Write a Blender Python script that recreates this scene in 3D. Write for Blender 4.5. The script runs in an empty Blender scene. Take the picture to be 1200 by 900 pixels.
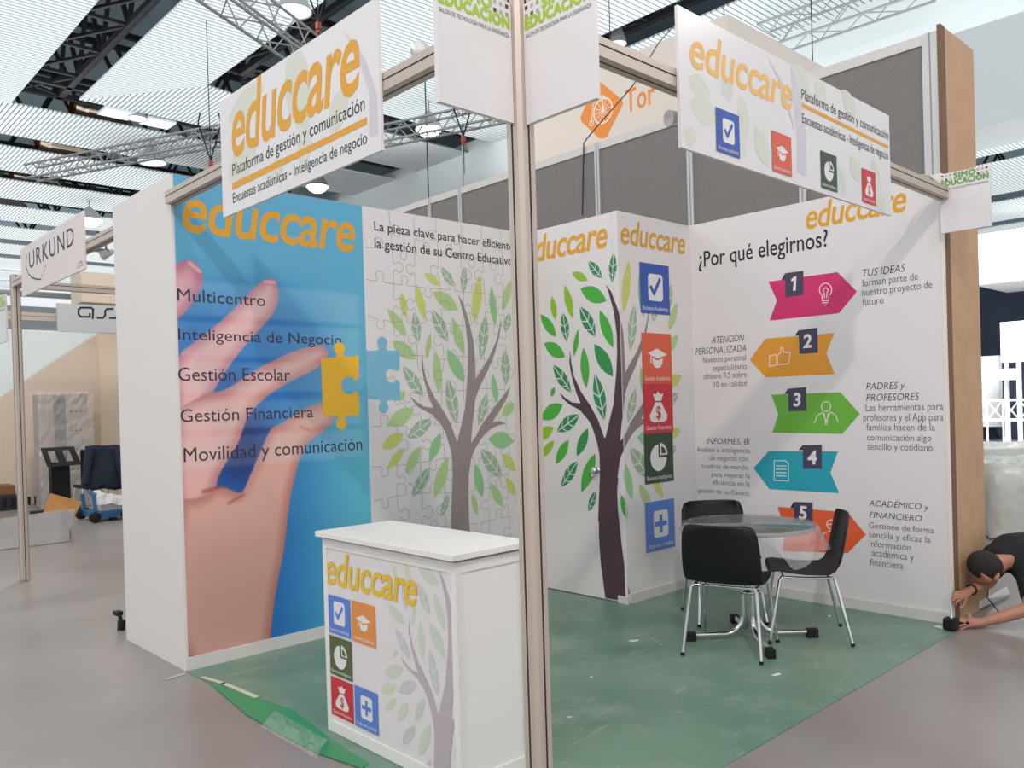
import bpy, bmesh, math, random
import numpy as np
from mathutils import Vector, Matrix
random.seed(7)
S = bpy.context.scene
COL = S.collection

# ------------------------------------------------------------------ camera, world, lamps, exposure
FPX, CX, CY, CZ = 967.9, -1.944, -1.983, 1.554          # focal length in pixels of a 1200 wide frame, camera place
YAW, PITCH, ROLL, PPY = 0.8155, -0.0065, -0.0297, 29.88
EYE = Vector((CX, CY, CZ))
FWD = Vector((math.cos(PITCH)*math.cos(YAW), math.cos(PITCH)*math.sin(YAW), math.sin(PITCH)))
_r = Vector((math.sin(YAW), -math.cos(YAW), 0)); _u = _r.cross(FWD)
RGT = math.cos(ROLL)*_r + math.sin(ROLL)*_u
UPV = -math.sin(ROLL)*_r + math.cos(ROLL)*_u
cam = bpy.data.cameras.new('camera'); cam.sensor_width = 36; cam.lens = FPX*36/1200
cam.shift_y = PPY/1200; cam.clip_start = .05; cam.clip_end = 300
cam_o = bpy.data.objects.new('camera', cam); COL.objects.link(cam_o)
M4 = Matrix((RGT, UPV, -FWD)).transposed().to_4x4(); M4.translation = EYE
cam_o.matrix_world = M4
S.camera = cam_o
S.view_settings.view_transform = 'Standard'; S.view_settings.look = 'None'
S.view_settings.gamma = 1; S.view_settings.use_curve_mapping = False
S.view_settings.exposure = -0.05

wd = bpy.data.worlds.new('hall_daylight'); S.world = wd; wd.use_nodes = True
wd.node_tree.nodes['Background'].inputs[0].default_value = (.90, .95, 1.0, 1)
wd.node_tree.nodes['Background'].inputs[1].default_value = 1.0

def lamp(name, kind, loc, aim, power, size, col):
    l = bpy.data.lights.new(name, kind); l.energy = power; l.color = col
    if kind == 'AREA': l.shape = 'DISK'; l.size = size
    else: l.shadow_soft_size = size
    o = bpy.data.objects.new(name, l); COL.objects.link(o); o.location = loc
    if aim: o.rotation_euler = (Vector(aim)-Vector(loc)).to_track_quat('-Z', 'Y').to_euler()
    return o
lamp('hall_key_lamp', 'AREA', (-5.3, -5.6, 8.8), (1.5, 1.5, 1.5), 370, .40, (1, .925, .875))
lamp('hall_second_lamp', 'AREA', (-1.5, -8.5, 8.8), (2, 1, 1), 160, .5, (1, .925, .875))
lamp('hall_third_lamp', 'AREA', (-8.5, 1.5, 8.8), (1, 3, 1), 120, .7, (1, .94, .89))
lamp('hall_neighbour_lamp', 'AREA', (1.5, 9.5, 8.8), (1.5, 9.5, 0), 330, 1.2, (1, .93, .86))
lamp('far_fill_light', 'AREA', (10, -6, 8.6), (9, -7, 0), 260, 1.5, (1, .97, .95))  # unseen fill added for the right-hand background
lamp('far_left_fill_light', 'AREA', (2, 44, 8.6), (2, 44, 0), 2600, 3, (1, .98, .96))  # unseen fill added to lighten the dim far walls
lamp('far_right_fill_light', 'AREA', (18.5, 3, 8.6), (24, 5, 0), 1500, 1.5, (1, .99, .98))  # unseen fill added to brighten the white stand in the far hall
# unseen fill lights added to brighten the slatted ceiling
for ux, uy, uw, us in ((1, 7, 2150, 30), (0, 38, 2900, 34), (28, 3, 1000, 22), (47, 2, 1400, 26)):
    lamp('ceiling_fill_light', 'AREA', (ux, uy, 7.9), (ux, uy, 9), uw, us, (.93, .98, 1.0))

# ------------------------------------------------------------------ helpers
def depth(u, v, t):                      # point seen at photo pixel (u, v), t metres along the view axis
    return EYE + t*(FWD + RGT*((u-600)/FPX) + UPV*((450+PPY-v)/FPX))
def ray(u, v): return FWD + RGT*((u-600)/FPX) + UPV*((450+PPY-v)/FPX)
def onx(u, v, x): d = ray(u, v); return EYE + d*((x-CX)/d.x)
def ony(u, v, y): d = ray(u, v); return EYE + d*((y-CY)/d.y)
def onz(u, v, z): d = ray(u, v); return EYE + d*((z-CZ)/d.z)

def lin(c):
    return tuple(((x/255)/12.92 if x/255 <= .04045 else ((x/255+.055)/1.055)**2.4) for x in c)
MATS = {}
def mat(name, rgb, rough=.6, metal=0, emit=0, noise=0, nscale=8, rgb2=None, trans=0, alpha=1, bump=0, spec=.5, bscale=None):
    if name in MATS: return MATS[name]
    m = bpy.data.materials.new(name); m.use_nodes = True
    nt = m.node_tree; b = nt.nodes['Principled BSDF']
    c = lin(rgb)
    b.inputs['Base Color'].default_value = (*c, 1); b.inputs['Roughness'].default_value = rough
    b.inputs['Metallic'].default_value = metal; b.inputs['Specular IOR Level'].default_value = spec
    if trans: b.inputs['Transmission Weight'].default_value = trans; b.inputs['IOR'].default_value = 1.2
    if alpha < 1: b.inputs['Alpha'].default_value = alpha
    if emit: b.inputs['Emission Color'].default_value = (*c, 1); b.inputs['Emission Strength'].default_value = emit
    if noise or bump:
        g = nt.nodes.new('ShaderNodeNewGeometry'); n = nt.nodes.new('ShaderNodeTexNoise')
        n.inputs['Scale'].default_value = nscale; n.inputs['Detail'].default_value = 6
        nt.links.new(g.outputs['Position'], n.inputs['Vector'])
        if noise:
            mx = nt.nodes.new('ShaderNodeMix'); mx.data_type = 'RGBA'
            rp = nt.nodes.new('ShaderNodeMapRange'); rp.inputs[1].default_value = .5-noise*.5; rp.inputs[2].default_value = .5+noise*.5
            nt.links.new(n.outputs['Fac'], rp.inputs[0]); nt.links.new(rp.outputs[0], mx.inputs[0])
            mx.inputs[6].default_value = (*c, 1); mx.inputs[7].default_value = (*lin(rgb2 or tuple(x*.85 for x in rgb)), 1)
            nt.links.new(mx.outputs[2], b.inputs['Base Color'])
        if bump:
            src = n
            if bscale:
                src = nt.nodes.new('ShaderNodeTexNoise'); src.inputs['Scale'].default_value = bscale
                nt.links.new(g.outputs['Position'], src.inputs['Vector'])
            bp = nt.nodes.new('ShaderNodeBump'); bp.inputs['Strength'].default_value = bump; bp.inputs['Distance'].default_value = .02
            nt.links.new(src.outputs['Fac'], bp.inputs['Height']); nt.links.new(bp.outputs[0], b.inputs['Normal'])
    MATS[name] = m
    return m

class MB:
    """collects shapes; build() links them as one mesh object"""
    def __init__(s): s.v = []; s.f = []; s.mi = []; s.ms = []; s.sm = []
    def m(s, mt):
        if mt not in s.ms: s.ms.append(mt)
        return s.ms.index(mt)
    def add(s, vs, fs, mt, smooth=False):
        k = len(s.v); i = s.m(mt); s.v += [tuple(p) for p in vs]
        for f in fs: s.f.append(tuple(k+a for a in f)); s.mi.append(i); s.sm.append(smooth)
        return s
    def box(s, a, b, mt):
        (x0, y0, z0), (x1, y1, z1) = a, b
        x0, x1 = min(x0, x1), max(x0, x1); y0, y1 = min(y0, y1), max(y0, y1); z0, z1 = min(z0, z1), max(z0, z1)
        vs = [(x0,y0,z0),(x1,y0,z0),(x1,y1,z0),(x0,y1,z0),(x0,y0,z1),(x1,y0,z1),(x1,y1,z1),(x0,y1,z1)]
        return s.add(vs, [(3,2,1,0),(4,5,6,7),(0,1,5,4),(1,2,6,5),(2,3,7,6),(3,0,4,7)], mt)
    def bevbox(s, a, b, mt, r=.004):
        bm = bmesh.new(); bmesh.ops.create_cube(bm, size=1)
        A, B = Vector(a), Vector(b)
        for v in bm.verts: v.co = Vector(((A[i]+B[i])/2 + v.co[i]*abs(B[i]-A[i])) for i in range(3))
        bmesh.ops.bevel(bm, geom=bm.edges[:], offset=r, segments=2, affect='EDGES', profile=.6)
        bm.verts.index_update()
        s.add([v.co[:] for v in bm.verts], [[v.index for v in f.verts] for f in bm.faces], mt); bm.free(); return s
    def prism(s, pts, off, mt, smooth=False):           # polygon of 3D points pushed along off
        n = len(pts); o = Vector(off)
        vs = [Vector(p) for p in pts] + [Vector(p)+o for p in pts]
        return s.add(vs, [tuple(range(n))[::-1], tuple(range(n, 2*n))] + [(i, (i+1) % n, n+(i+1) % n, n+i) for i in range(n)], mt, smooth)
    def poly(s, pts, mt): return s.add(pts, [tuple(range(len(pts)))], mt)
    def tube(s, pts, r, mt, n=8, closed=False, cap=True):
        pts = [Vector(p) for p in pts]; N = len(pts); rs = r if isinstance(r, (list, tuple)) else [r]*N
        vs = []; ref = None
        for i, p in enumerate(pts):
            a = pts[(i-1) % N] if (i > 0 or closed) else p; b = pts[(i+1) % N] if (i < N-1 or closed) else p
            t = (b-a).normalized() if (b-a).length > 1e-9 else Vector((0, 0, 1))
            if ref is None: ref = t.orthogonal().normalized()
            ref = (ref - t*ref.dot(t)); ref = ref.normalized() if ref.length > 1e-6 else t.orthogonal().normalized()
            w = t.cross(ref)
            for k in range(n):
                an = 2*math.pi*k/n; vs.append(p + rs[i]*(ref*math.cos(an)+w*math.sin(an)))
        fs = []
        for i in range(N if closed else N-1):
            j = (i+1) % N
            for k in range(n): fs.append((i*n+k, i*n+(k+1) % n, j*n+(k+1) % n, j*n+k))
        s.add(vs, fs, mt, n > 5)
        if cap and not closed: s.add(vs[:n], [tuple(range(n))[::-1]], mt); s.add(vs[-n:], [tuple(range(n))], mt)
        return s
    def bar(s, a, b, w, h, mt, up=(0, 0, 1)):
        a, b = Vector(a), Vector(b); d = (b-a).normalized(); u = Vector(up)
        if abs(d.dot(u)) > .99: u = Vector((1, 0, 0))
        x = d.cross(u).normalized(); y = x.cross(d)
        q = [a + x*sx*w/2 + y*sy*h/2 for sx, sy in ((-1,-1),(1,-1),(1,1),(-1,1))]
        return s.prism(q, b-a, mt)
    def lathe(s, c, prof, mt, n=24, axis=(0, 0, 1), smooth=True):
        c = Vector(c); Z = Vector(axis).normalized(); X = Z.orthogonal().normalized(); Y = Z.cross(X)
        vs = [c + Z*z + (X*math.cos(2*math.pi*k/n) + Y*math.sin(2*math.pi*k/n))*r for r, z in prof for k in range(n)]
        fs = [(i*n+k, i*n+(k+1) % n, (i+1)*n+(k+1) % n, (i+1)*n+k) for i in range(len(prof)-1) for k in range(n)]
        return s.add(vs, fs, mt, smooth)
    def ball(s, c, r, mt, n=16, m=10, rot=None):
        rx, ry, rz = r if isinstance(r, (tuple, list)) else (r, r, r)
        R = rot or Matrix.Identity(3); c = Vector(c)
        vs = [c + R @ Vector((rx*math.sin(math.pi*i/m)*math.cos(2*math.pi*k/n), ry*math.sin(math.pi*i/m)*math.sin(2*math.pi*k/n), rz*math.cos(math.pi*i/m))) for i in range(m+1) for k in range(n)]
        return s.add(vs, [(i*n+k, (i+1)*n+k, (i+1)*n+(k+1) % n, i*n+(k+1) % n) for i in range(m) for k in range(n)], mt, True)
    def build(s, name, parent=None, **props):
        me = bpy.data.meshes.new(name); me.from_pydata(s.v, [], s.f)
        for mt in s.ms: me.materials.append(mt)
        me.polygons.foreach_set('material_index', s.mi); me.polygons.foreach_set('use_smooth', s.sm)
        me.validate(); me.update()
        o = bpy.data.objects.new(name, me); COL.objects.link(o)
        if parent:
            o.parent = parent; o.matrix_parent_inverse = Matrix.Translation(-world_loc(parent))
        for k, val in props.items(): o[k] = val
        return o
LOCS = {}
def world_loc(o):
    return LOCS.get(o.name, Vector((0, 0, 0)))
def thing(name, loc, label, cat, group=None):
    o = bpy.data.objects.new(name, None); COL.objects.link(o); o.location = loc; o.empty_display_size = .1
    LOCS[o.name] = Vector(loc)
    o['label'] = label; o['category'] = cat
    if group: o['group'] = group
    return o
def tag(o, label, cat, group=None):
    o['label'] = label; o['category'] = cat
    if group: o['group'] = group
    return o
def struct(mb, name, parent=None):
    o = mb.build(name, parent); o['kind'] = 'structure'; return o
def copy_tree(o, parent=None):
    c = o.copy(); COL.objects.link(c)
    if parent: c.parent = parent
    for ch in list(o.children): copy_tree(ch, c)
    return c

# text ------------------------------------------------------------
_cache = {}
def glyphs(body, shear=0, bold=0, space=1.0):
    k = (body, shear, bold, space)
    if k in _cache: return _cache[k]
    c = bpy.data.curves.new('lettering', 'FONT'); c.body = body; c.shear = shear; c.offset = bold
    c.space_character = space; c.resolution_u = 3; c.size = 1
    o = bpy.data.objects.new('lettering', c); COL.objects.link(o)
    dg = bpy.context.evaluated_depsgraph_get(); dg.update()
    me = o.evaluated_get(dg).to_mesh()
    vs = np.array([v.co[:2] for v in me.vertices]); fs = [tuple(p.vertices) for p in me.polygons]
    o.evaluated_get(dg).to_mesh_clear(); bpy.data.objects.remove(o); bpy.data.curves.remove(c)
    _cache[k] = (vs, fs); return vs, fs

class Plane:
    """a vertical sheet: axis 'x' faces -x (h = -y), axis 'y' faces -y (h = x); h runs to the reader's right"""
    D = .0004
    def __init__(s, axis, val): s.a = axis; s.val = val; s.k = 0
    def px(s, u, v):
        p = onx(u, v, s.val) if s.a == 'x' else ony(u, v, s.val)
        return (-p.y if s.a == 'x' else p.x, p.z)
    def p3(s, h, z, layer=1):
        return Vector((s.val-layer*s.D, -h, z)) if s.a == 'x' else Vector((h, s.val-layer*s.D, z))
    def poly(s, mb, pts, mt, layer=1):
        s.k = (s.k+1) % 14; mb.poly([s.p3(h, z, layer+.06*s.k) for h, z in pts], mt)
    def polypx(s, mb, pts, mt, layer=1): s.poly(mb, [s.px(*p) for p in pts], mt, layer)
    def text(s, mb, body, Lp, Rp, top, mt, ref='x', shear=0, bold=0, layer=2, space=1.0):
        h0, z0 = s.px(*Lp); h1, z1 = s.px(*Rp); _, zt = s.px(*top)
        s.textm(mb, body, h0, h1, (z0+z1)/2, None, mt, ref, shear, bold, layer, space, zt)
    def textm(s, mb, body, h0, h1, z, xh, mt, ref='x', shear=0, bold=0, layer=2, space=1.0, zt=None, fat=0):
        vs, fs = glyphs(body, shear, bold, space); rv, _ = glyphs(ref, 0, bold)
        k = (h1-h0)/(vs[:, 0].max()-vs[:, 0].min()); x0 = vs[:, 0].min()
        ky = ((zt-z) if zt is not None else xh)/rv[:, 1].max()
        for i, (ox, oz) in enumerate(((0, 0),) if not fat else ((0, 0), (fat, 0), (-fat, 0), (0, fat), (0, -fat))):
            mb.add([s.p3(h0+(a-x0)*k+ox, z+b*ky+oz, layer+i*.2) for a, b in vs], fs, mt)

def stroke(pts, w, closed=False):
    """flat ribbon polygons along a 2D polyline"""
    out = []; n = len(pts)
    for i in range(n if closed else n-1):
        a = np.array(pts[i], float); b = np.array(pts[(i+1) % n], float); d = b-a; L = np.hypot(*d)
        if L < 1e-9: continue
        d /= L; nn = np.array((-d[1], d[0]))*w/2; e = d*w*.35
        out.append([tuple(a-e+nn), tuple(a-e-nn), tuple(b+e-nn), tuple(b+e+nn)])
    return out
def circle(cx, cy, rx, ry=None, n=24, a0=0, a1=2*math.pi):
    ry = rx if ry is None else ry
    return [(cx+rx*math.cos(a0+(a1-a0)*i/n), cy+ry*math.sin(a0+(a1-a0)*i/n)) for i in range(n+(0 if a1-a0 > 6.28 else 1))]
def rrect(x0, y0, x1, y1, r):
    out = []
    for cx, cy, a in ((x1-r, y1-r, 0), (x0+r, y1-r, math.pi/2), (x0+r, y0+r, math.pi), (x1-r, y0+r, 1.5*math.pi)):
        out += circle(cx, cy, r, n=5, a0=a, a1=a+math.pi/2)
    return out
def leaf(a, b, w, n=9, ):
    """lens outline from tip a to tip b with total width w"""
    a = np.array(a, float); b = np.array(b, float); d = b-a; L = np.hypot(*d); d = d/L; nn = np.array((-d[1], d[0]))
    up = [a + d*L*t + nn*w/2*(math.sin(math.pi*t)**.85) for t in np.linspace(0, 1, n)]
    dn = [a + d*L*t - nn*w/2*(math.sin(math.pi*t)**.85) for t in np.linspace(1, 0, n)[1:-1]]
    return [tuple(p) for p in up+dn]
def veined(a, b, w):
    """a leaf cut by a midrib and slanting veins: list of polygons (tip a, base b)"""
    a = np.array(a, float); b = np.array(b, float); d = b-a; L = np.hypot(*d); d /= L; nn = np.array((-d[1], d[0]))
    prof = lambda t: w/2*(math.sin(math.pi*min(max(t, 0), 1))**.85)
    g = .045*w; out = []
    cuts = [(0.0, .34), (.38, .62), (.66, 1.0)]
    sl = .13
    for sgn in (1, -1):
        for t0, t1 in cuts:
            ts = np.linspace(t0, t1, 5)
            inner = [a + d*L*min(t+sl*(0 if t0 == 0 and t == t0 else 1), 1) + nn*sgn*g for t in (t0, t1)]
            outer = [a + d*L*t + nn*sgn*max(prof(t), g) for t in ts]
            if t1 > .99: inner[1] = a + d*L + nn*sgn*g*.6
            out.append([tuple(p) for p in [inner[0]] + outer + [inner[1]]])
    return out
def clip(poly, lo, hi):
    """keep the part of a polygon with lo <= h <= hi"""
    for lim, sg in ((lo, 1), (hi, -1)):
        if lim is None: continue
        out = []
        for i in range(len(poly)):
            p, q = poly[i-1], poly[i]; ip = sg*(p[0]-lim) >= 0; iq = sg*(q[0]-lim) >= 0
            if ip != iq:
                t = (lim-p[0])/(q[0]-p[0]); out.append((lim, p[1]+t*(q[1]-p[1])))
            if iq: out.append(q)
        poly = out
        if len(poly) < 3: return []
    return poly

# ------------------------------------------------------------------ materials
WHITE = mat('white_panel', (226, 219, 215), .55)
WHITE2 = mat('white_laminate', (232, 227, 222), .35)
BOARD = mat('baseboard_white', (214, 208, 203), .5)
PRINTW = mat('print_white', (224, 217, 216), .42)
SIGNW = mat('sign_white', (226, 220, 220), .25)
ALU = mat('aluminium', (196, 180, 167), .42, .3)
GROOVE = mat('groove_dark', (40, 34, 32), .8)
GOLD = mat('logo_gold', (222, 158, 36), .5)
YEL = mat('logo_yellow', (226, 186, 48), .5)
BLACK = mat('ink_black', (32, 26, 28), .6)
INKG = mat('ink_grey', (70, 66, 70), .6)
FELT = mat('grey_felt', (128, 123, 121), .95, noise=.4, nscale=60, rgb2=(120, 115, 113))
CHROME = mat('chrome', (222, 222, 220), .12, 1)
BLKP = mat('black_plastic', (22, 22, 24), .6, spec=.3)
DARK = mat('dark_steel', (34, 34, 38), .6)
SILVER = mat('truss_silver', (158, 160, 162), .4, .3)
RED = mat('red_steel', (150, 66, 48), .5)
FILM = mat('clear_film', (235, 235, 232), .12, alpha=.10, bump=1.0, nscale=18)
MILKY = mat('milky_film', (214, 214, 204), .25, alpha=.86, bump=1.6, nscale=5)
WOOD = mat('chipboard_end', (196, 158, 124), .7, noise=.5, nscale=5, rgb2=(186, 146, 112))
WOODD = mat('chipboard_edge', (120, 88, 70), .8)
CARD = mat('cardboard', (190, 134, 76), .8)
CARDW = mat('white_carton', (196, 190, 188), .7)
CREAM = mat('cream_fabric', (226, 214, 204), .8)
BEIGE = mat('beige_panel', (206, 190, 172), .7)
HALLW = mat('hall_white', (222, 228, 230), .8)
NAVY = mat('navy_cloth', (26, 36, 52), .9)
ORANGE = mat('orange_print', (232, 138, 48), .6)

def glow(name, rgb, s): return mat(name, rgb, .5, emit=s)
LAMPG = glow('lamp_glow', (255, 250, 238), 9)

# stripes for the slatted ceiling
def slats(name, axis, pitch=.125, part=.22, dark=(120, 126, 128)):
    m = bpy.data.materials.new(name); m.use_nodes = True; nt = m.node_tree; b = nt.nodes['Principled BSDF']
    g = nt.nodes.new('ShaderNodeNewGeometry'); sp = nt.nodes.new('ShaderNodeSeparateXYZ')
    nt.links.new(g.outputs['Position'], sp.inputs[0])
    mu = nt.nodes.new('ShaderNodeMath'); mu.operation = 'MULTIPLY'; mu.inputs[1].default_value = 1/pitch
    nt.links.new(sp.outputs[axis], mu.inputs[0])
    fr = nt.nodes.new('ShaderNodeMath'); fr.operation = 'FRACT'; nt.links.new(mu.outputs[0], fr.inputs[0])
    lt = nt.nodes.new('ShaderNodeMath'); lt.operation = 'LESS_THAN'; lt.inputs[1].default_value = part
    nt.links.new(fr.outputs[0], lt.inputs[0])
    mx = nt.nodes.new('ShaderNodeMix'); mx.data_type = 'RGBA'
    mx.inputs[6].default_value = (*lin((226, 232, 234)), 1); mx.inputs[7].default_value = (*lin(dark), 1)
    nt.links.new(lt.outputs[0], mx.inputs[0]); nt.links.new(mx.outputs[2], b.inputs['Base Color'])
    b.inputs['Roughness'].default_value = .7
    return m
SLX = slats('slats_along_x', 1); SLY = slats('slats_along_y', 0, .105, .27, (92, 98, 102))

W, L, H = 3.02, 3.913, 3.0
XA, Y1 = 2.970, 2.011          # storage closet corner
PW = 1.034                     # white end panel width
XB = 1.354                     # seam between the two murals

# ================================================================== THE SETTING
CONC = mat('concrete_floor', (158, 150, 147), .30, noise=.7, nscale=.8, rgb2=(124, 113, 109), bump=.05, bscale=30)
mb = MB(); mb.box((-9, -9, -.12), (62, 62, 0), CONC); struct(mb, 'floor')

# green carpet of the stand, dusty
def carpet_mat():
    m = mat('green_carpet', (122, 148, 130), .42, noise=.55, nscale=.85, rgb2=(88, 122, 103), bump=.05, bscale=40)
    nt = m.node_tree; b = nt.nodes['Principled BSDF']; g = nt.nodes.new('ShaderNodeNewGeometry')
    def layer(prev, scale, lo, hi, amt, rgb, rough=.7, detail=9, stretch=None):
        n = nt.nodes.new('ShaderNodeTexNoise'); n.inputs['Scale'].default_value = scale; n.inputs['Detail'].default_value = detail; n.inputs['Roughness'].default_value = rough
        src = g.outputs['Position']
        if stretch:
            mp = nt.nodes.new('ShaderNodeMapping'); mp.inputs['Scale'].default_value = stretch; mp.inputs['Rotation'].default_value = (0, 0, .7); nt.links.new(src, mp.inputs[0]); src = mp.outputs[0]
        nt.links.new(src, n.inputs['Vector'])
        r = nt.nodes.new('ShaderNodeMapRange'); r.inputs[1].default_value = lo; r.inputs[2].default_value = hi; r.inputs[4].default_value = amt
        nt.links.new(n.outputs['Fac'], r.inputs[0]); mx = nt.nodes.new('ShaderNodeMix'); mx.data_type = 'RGBA'; mx.inputs[7].default_value = (*lin(rgb), 1)
        nt.links.new(r.outputs[0], mx.inputs[0]); nt.links.new(prev, mx.inputs[6]); return mx.outputs[2]
    c = b.inputs['Base Color'].links[0].from_socket
    c = layer(c, 1.9, .50, .66, .6, (142, 152, 140))
    c = layer(c, 1.1, .55, .70, .6, (66, 112, 86), .6, 6)
    c = layer(c, 5.0, .60, .74, .6, (176, 188, 174), .75, 10)
    c = layer(c, 2.2, .60, .70, .45, (170, 178, 166), .65, 8, (1, 7, 1))
    c = layer(c, 22, .70, .75, .45, (200, 204, 196), .5, 3)
    nt.links.new(c, b.inputs['Base Color'])
    return m
CARPET = carpet_mat()
mb = MB(); mb.box((0.0, -.04, .0005), (L, W, .004), CARPET)
tag(mb.build('carpet'), 'dusty green carpet laid over the whole stand', 'carpet')

# ceiling panels at 9 m, gaps between them
ZC = 9.0
def panel(pts, mt):
    mb = MB(); mb.prism([(x, y, ZC) for x, y in pts], (0, 0, .04), mt); o = struct(mb, 'ceiling'); return o
def rect(x0, y0, x1, y1): return [(x0, y0), (x1, y0), (x1, y1), (x0, y1)]
panel(rect(-14, -14, 3.0, 20.2), SLX)
panel([(4.1, -14), (6.08, -14), (6.08, 16.35), (4.15, 19.0)], SLX)
panel([(4.15, 19.0), (6.08, 16.35), (6.8, 16.5), (9, 16.5), (9, 19.0)], SLY)
panel(rect(9, 16.5, 14, 19.0), SLX)
panel(rect(6.8, -14, 11.1, 15.4), SLX)
panel(rect(11.1, 10, 14, 15.4), SLX); panel(rect(12.0, -14, 14, 10), SLX)
for k, y0 in enumerate((20.2, 23.8, 27.4, 31.0, 34.6, 38.2, 41.8, 45.4, 49.0, 52.6)):
    panel(rect(-14, y0, 9, y0+2.5), SLY); panel(rect(9, y0, 14 if y0 < 34 else 46, y0+2.5), SLX)
for x0, x1 in ((16, 23.4), (24.4, 27.3), (28.4, 33.4), (34.8, 39), (40.2, 45), (46.2, 52), (53.2, 60)):
    panel(rect(x0, -30, x1, 30), SLX)
ROOF = mat('roof_sheet', (176, 196, 206), .8)
mb = MB(); mb.box((-14, -30, 12.0), (62, 62, 12.1), ROOF); struct(mb, 'roof')
# dark trusses up in the gaps
def roof_truss(a, b, wd_, zt=10.9, zb=9.35):
    mb = MB(); a = Vector(a); b = Vector(b); d = (b-a); Ln = d.length; d.normalize(); sd = Vector((-d.y, d.x, 0))
    n = max(2, int(Ln/1.6))
    for o_ in (-wd_/2, wd_/2):
        A = a+sd*o_; B = b+sd*o_
        for z in (zb, zt): mb.bar((A.x, A.y, z), (B.x, B.y, z), .13, .13, DARK)
        for i in range(n):
            p = A+d*(Ln*i/n); q = A+d*(Ln*(i+1)/n); c = (p+q)/2
            mb.bar((p.x, p.y, zb), (c.x, c.y, zt), .08, .08, DARK); mb.bar((c.x, c.y, zt), (q.x, q.y, zb), .08, .08, DARK)
    for i in range(n+1):
        p = a+d*(Ln*i/n)
        for z in (zb, zt):
            mb.bar((p.x-sd.x*wd_/2, p.y-sd.y*wd_/2, z), (p.x+sd.x*wd_/2, p.y+sd.y*wd_/2, z), .07, .07, DARK)
        if i < n:
            q = a+d*(Ln*(i+1)/n); mb.bar((p.x-sd.x*wd_/2, p.y-sd.y*wd_/2, zb), (q.x+sd.x*wd_/2, q.y+sd.y*wd_/2, zb), .06, .06, DARK)
    struct(mb, 'roof_truss')
roof_truss((3.55, 2, 0), (3.55, 20.1, 0), .9); roof_truss((6.45, 2, 0), (6.45, 16, 0), .6); roof_truss((11.55, 0, 0), (11.55, 10, 0), .8)
for y0 in (15.9, 19.6, 23.2, 26.8, 30.4, 34.0, 37.6): roof_truss((-4 if y0 > 19 else 6.9, y0, 0), (13.8, y0, 0), .8)
for x0 in (23.9, 27.85, 34.1): roof_truss((x0, -6, 0), (x0, 16, 0), .8)
# great white bulkhead across the hall and far walls
BULK = mat('bulkhead_white', (226, 232, 233), .8)
mb = MB(); mb.box((14, -30, 6.15), (15.6, 33.8, 9.3), BULK); struct(mb, 'beam_hall')
mb = MB(); mb.box((15.0, 8.5, 0), (15.3, 33.8, 6.2), BULK); struct(mb, 'wall_hall')
mb = MB(); mb.box((-14, 61.5, 0), (62, 62, 9.2), HALLW); struct(mb, 'wall_far')
mb = MB(); mb.box((61.5, -30, 0), (62, 62, 9.2), HALLW); struct(mb, 'wall_side')

# ------------------------------------------------------------------ stand walls
T = .045
mb = MB(); mb.box((0.02, W, 0), (L+.0, W+T, H), WHITE); struct(mb, 'wall_left')
mb = MB(); mb.box((L, .035, 0), (L+T, W+T, H), WHITE); struct(mb, 'wall_back')
mb = MB(); mb.box((0, W+.004, 0), (.05, W+PW, H), WHITE); struct(mb, 'wall_front')
mb = MB(); mb.box((.012, W-.014, .0), (XA, W, .078), BOARD); struct(mb, 'baseboard_left')
mb = MB(); mb.box((L-.014, .035, .0), (L, Y1, .078), BOARD); struct(mb, 'baseboard_back')
mb = MB(); mb.box((L-.004, .028, 0), (L+T+.002, .036, H), mat('edge_trim', (236, 224, 210), .5)); struct(mb, 'trim_1')

# grey felt partition of the neighbouring stand behind, 4 m tall, with its chipboard end
GX = L+.075; GH = 3.97
mb = MB(); mb.box((GX, .05, 0), (GX+.62, 9.5, GH-.07), FELT)
mb.box((GX-.01, .05, GH-.07), (GX+.63, 9.5, GH), mat('rail_aluminium', (206, 200, 196), .45, .3))
g_wall = struct(mb, 'wall_partition')
for y in (.10, 1.03, 2.03, 3.05, 4.05, 5.05, 5.60, 6.6, 7.6, 8.6):
    mb = MB(); w_ = .028 if y > .2 else .05
    mb.box((GX-.016, y-w_, 0), (GX, y+w_, GH-.0), mat('upright_aluminium', (196, 193, 192), .35, .4))
    mb.box((GX-.018, y-.004, 0), (GX-.0155, y+.004, GH), mat('upright_slot', (140, 136, 134), .5)); struct(mb, 'trim_2')
mb = MB(); mb.box((GX-.0, .028, 0), (GX+.62, .048, GH+.03), WOOD); mb.box((GX-.03, .024, 0), (GX+.05, .0478, GH+.03), WOODD)
tag(mb.build('chipboard_panel'), 'tall raw chipboard end panel closing the grey partition', 'panel')

# ================================================================== STAND FRAME: post, beams
def post(name, x, y, h, label, group=None, s=.078):
    t = thing(name, (x, y, 0), label, 'post', group)
    a, c = s/2, s/2-.013; mb = MB()
    oc = [(a, -c), (a, c), (c, a), (-c, a), (-a, c), (-a, -c), (-c, -a), (c, -a)]
    mb.prism([(x+p, y+q_, 0.003) for p, q_ in oc], (0, 0, h), ALU); mb.build('shaft', t)
    mb = MB()
    for dx, dy in ((1, 0), (-1, 0), (0, 1), (0, -1)):
        for o_ in (0,):
            px_, py_ = x+dx*(a+.0004), y+dy*(a+.0004)
            mb.box((px_-(.0035 if dx == 0 else .0006), py_-(.0035 if dy == 0 else .0006), .004), (px_+(.0035 if dx == 0 else .0006), py_+(.0035 if dy == 0 else .0006), h), GROOVE)
    mb.build('slot', t, label='dark slot down each face')
    return t
post('corner_post', 0, 0, 3.05, 'square slotted aluminium post at the front corner of the stand')
post('neighbour_post', .05, 7.03, 2.93, 'aluminium post standing far left under the URKUND beam')
ZT, ZB = 2.885, 2.812
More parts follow.
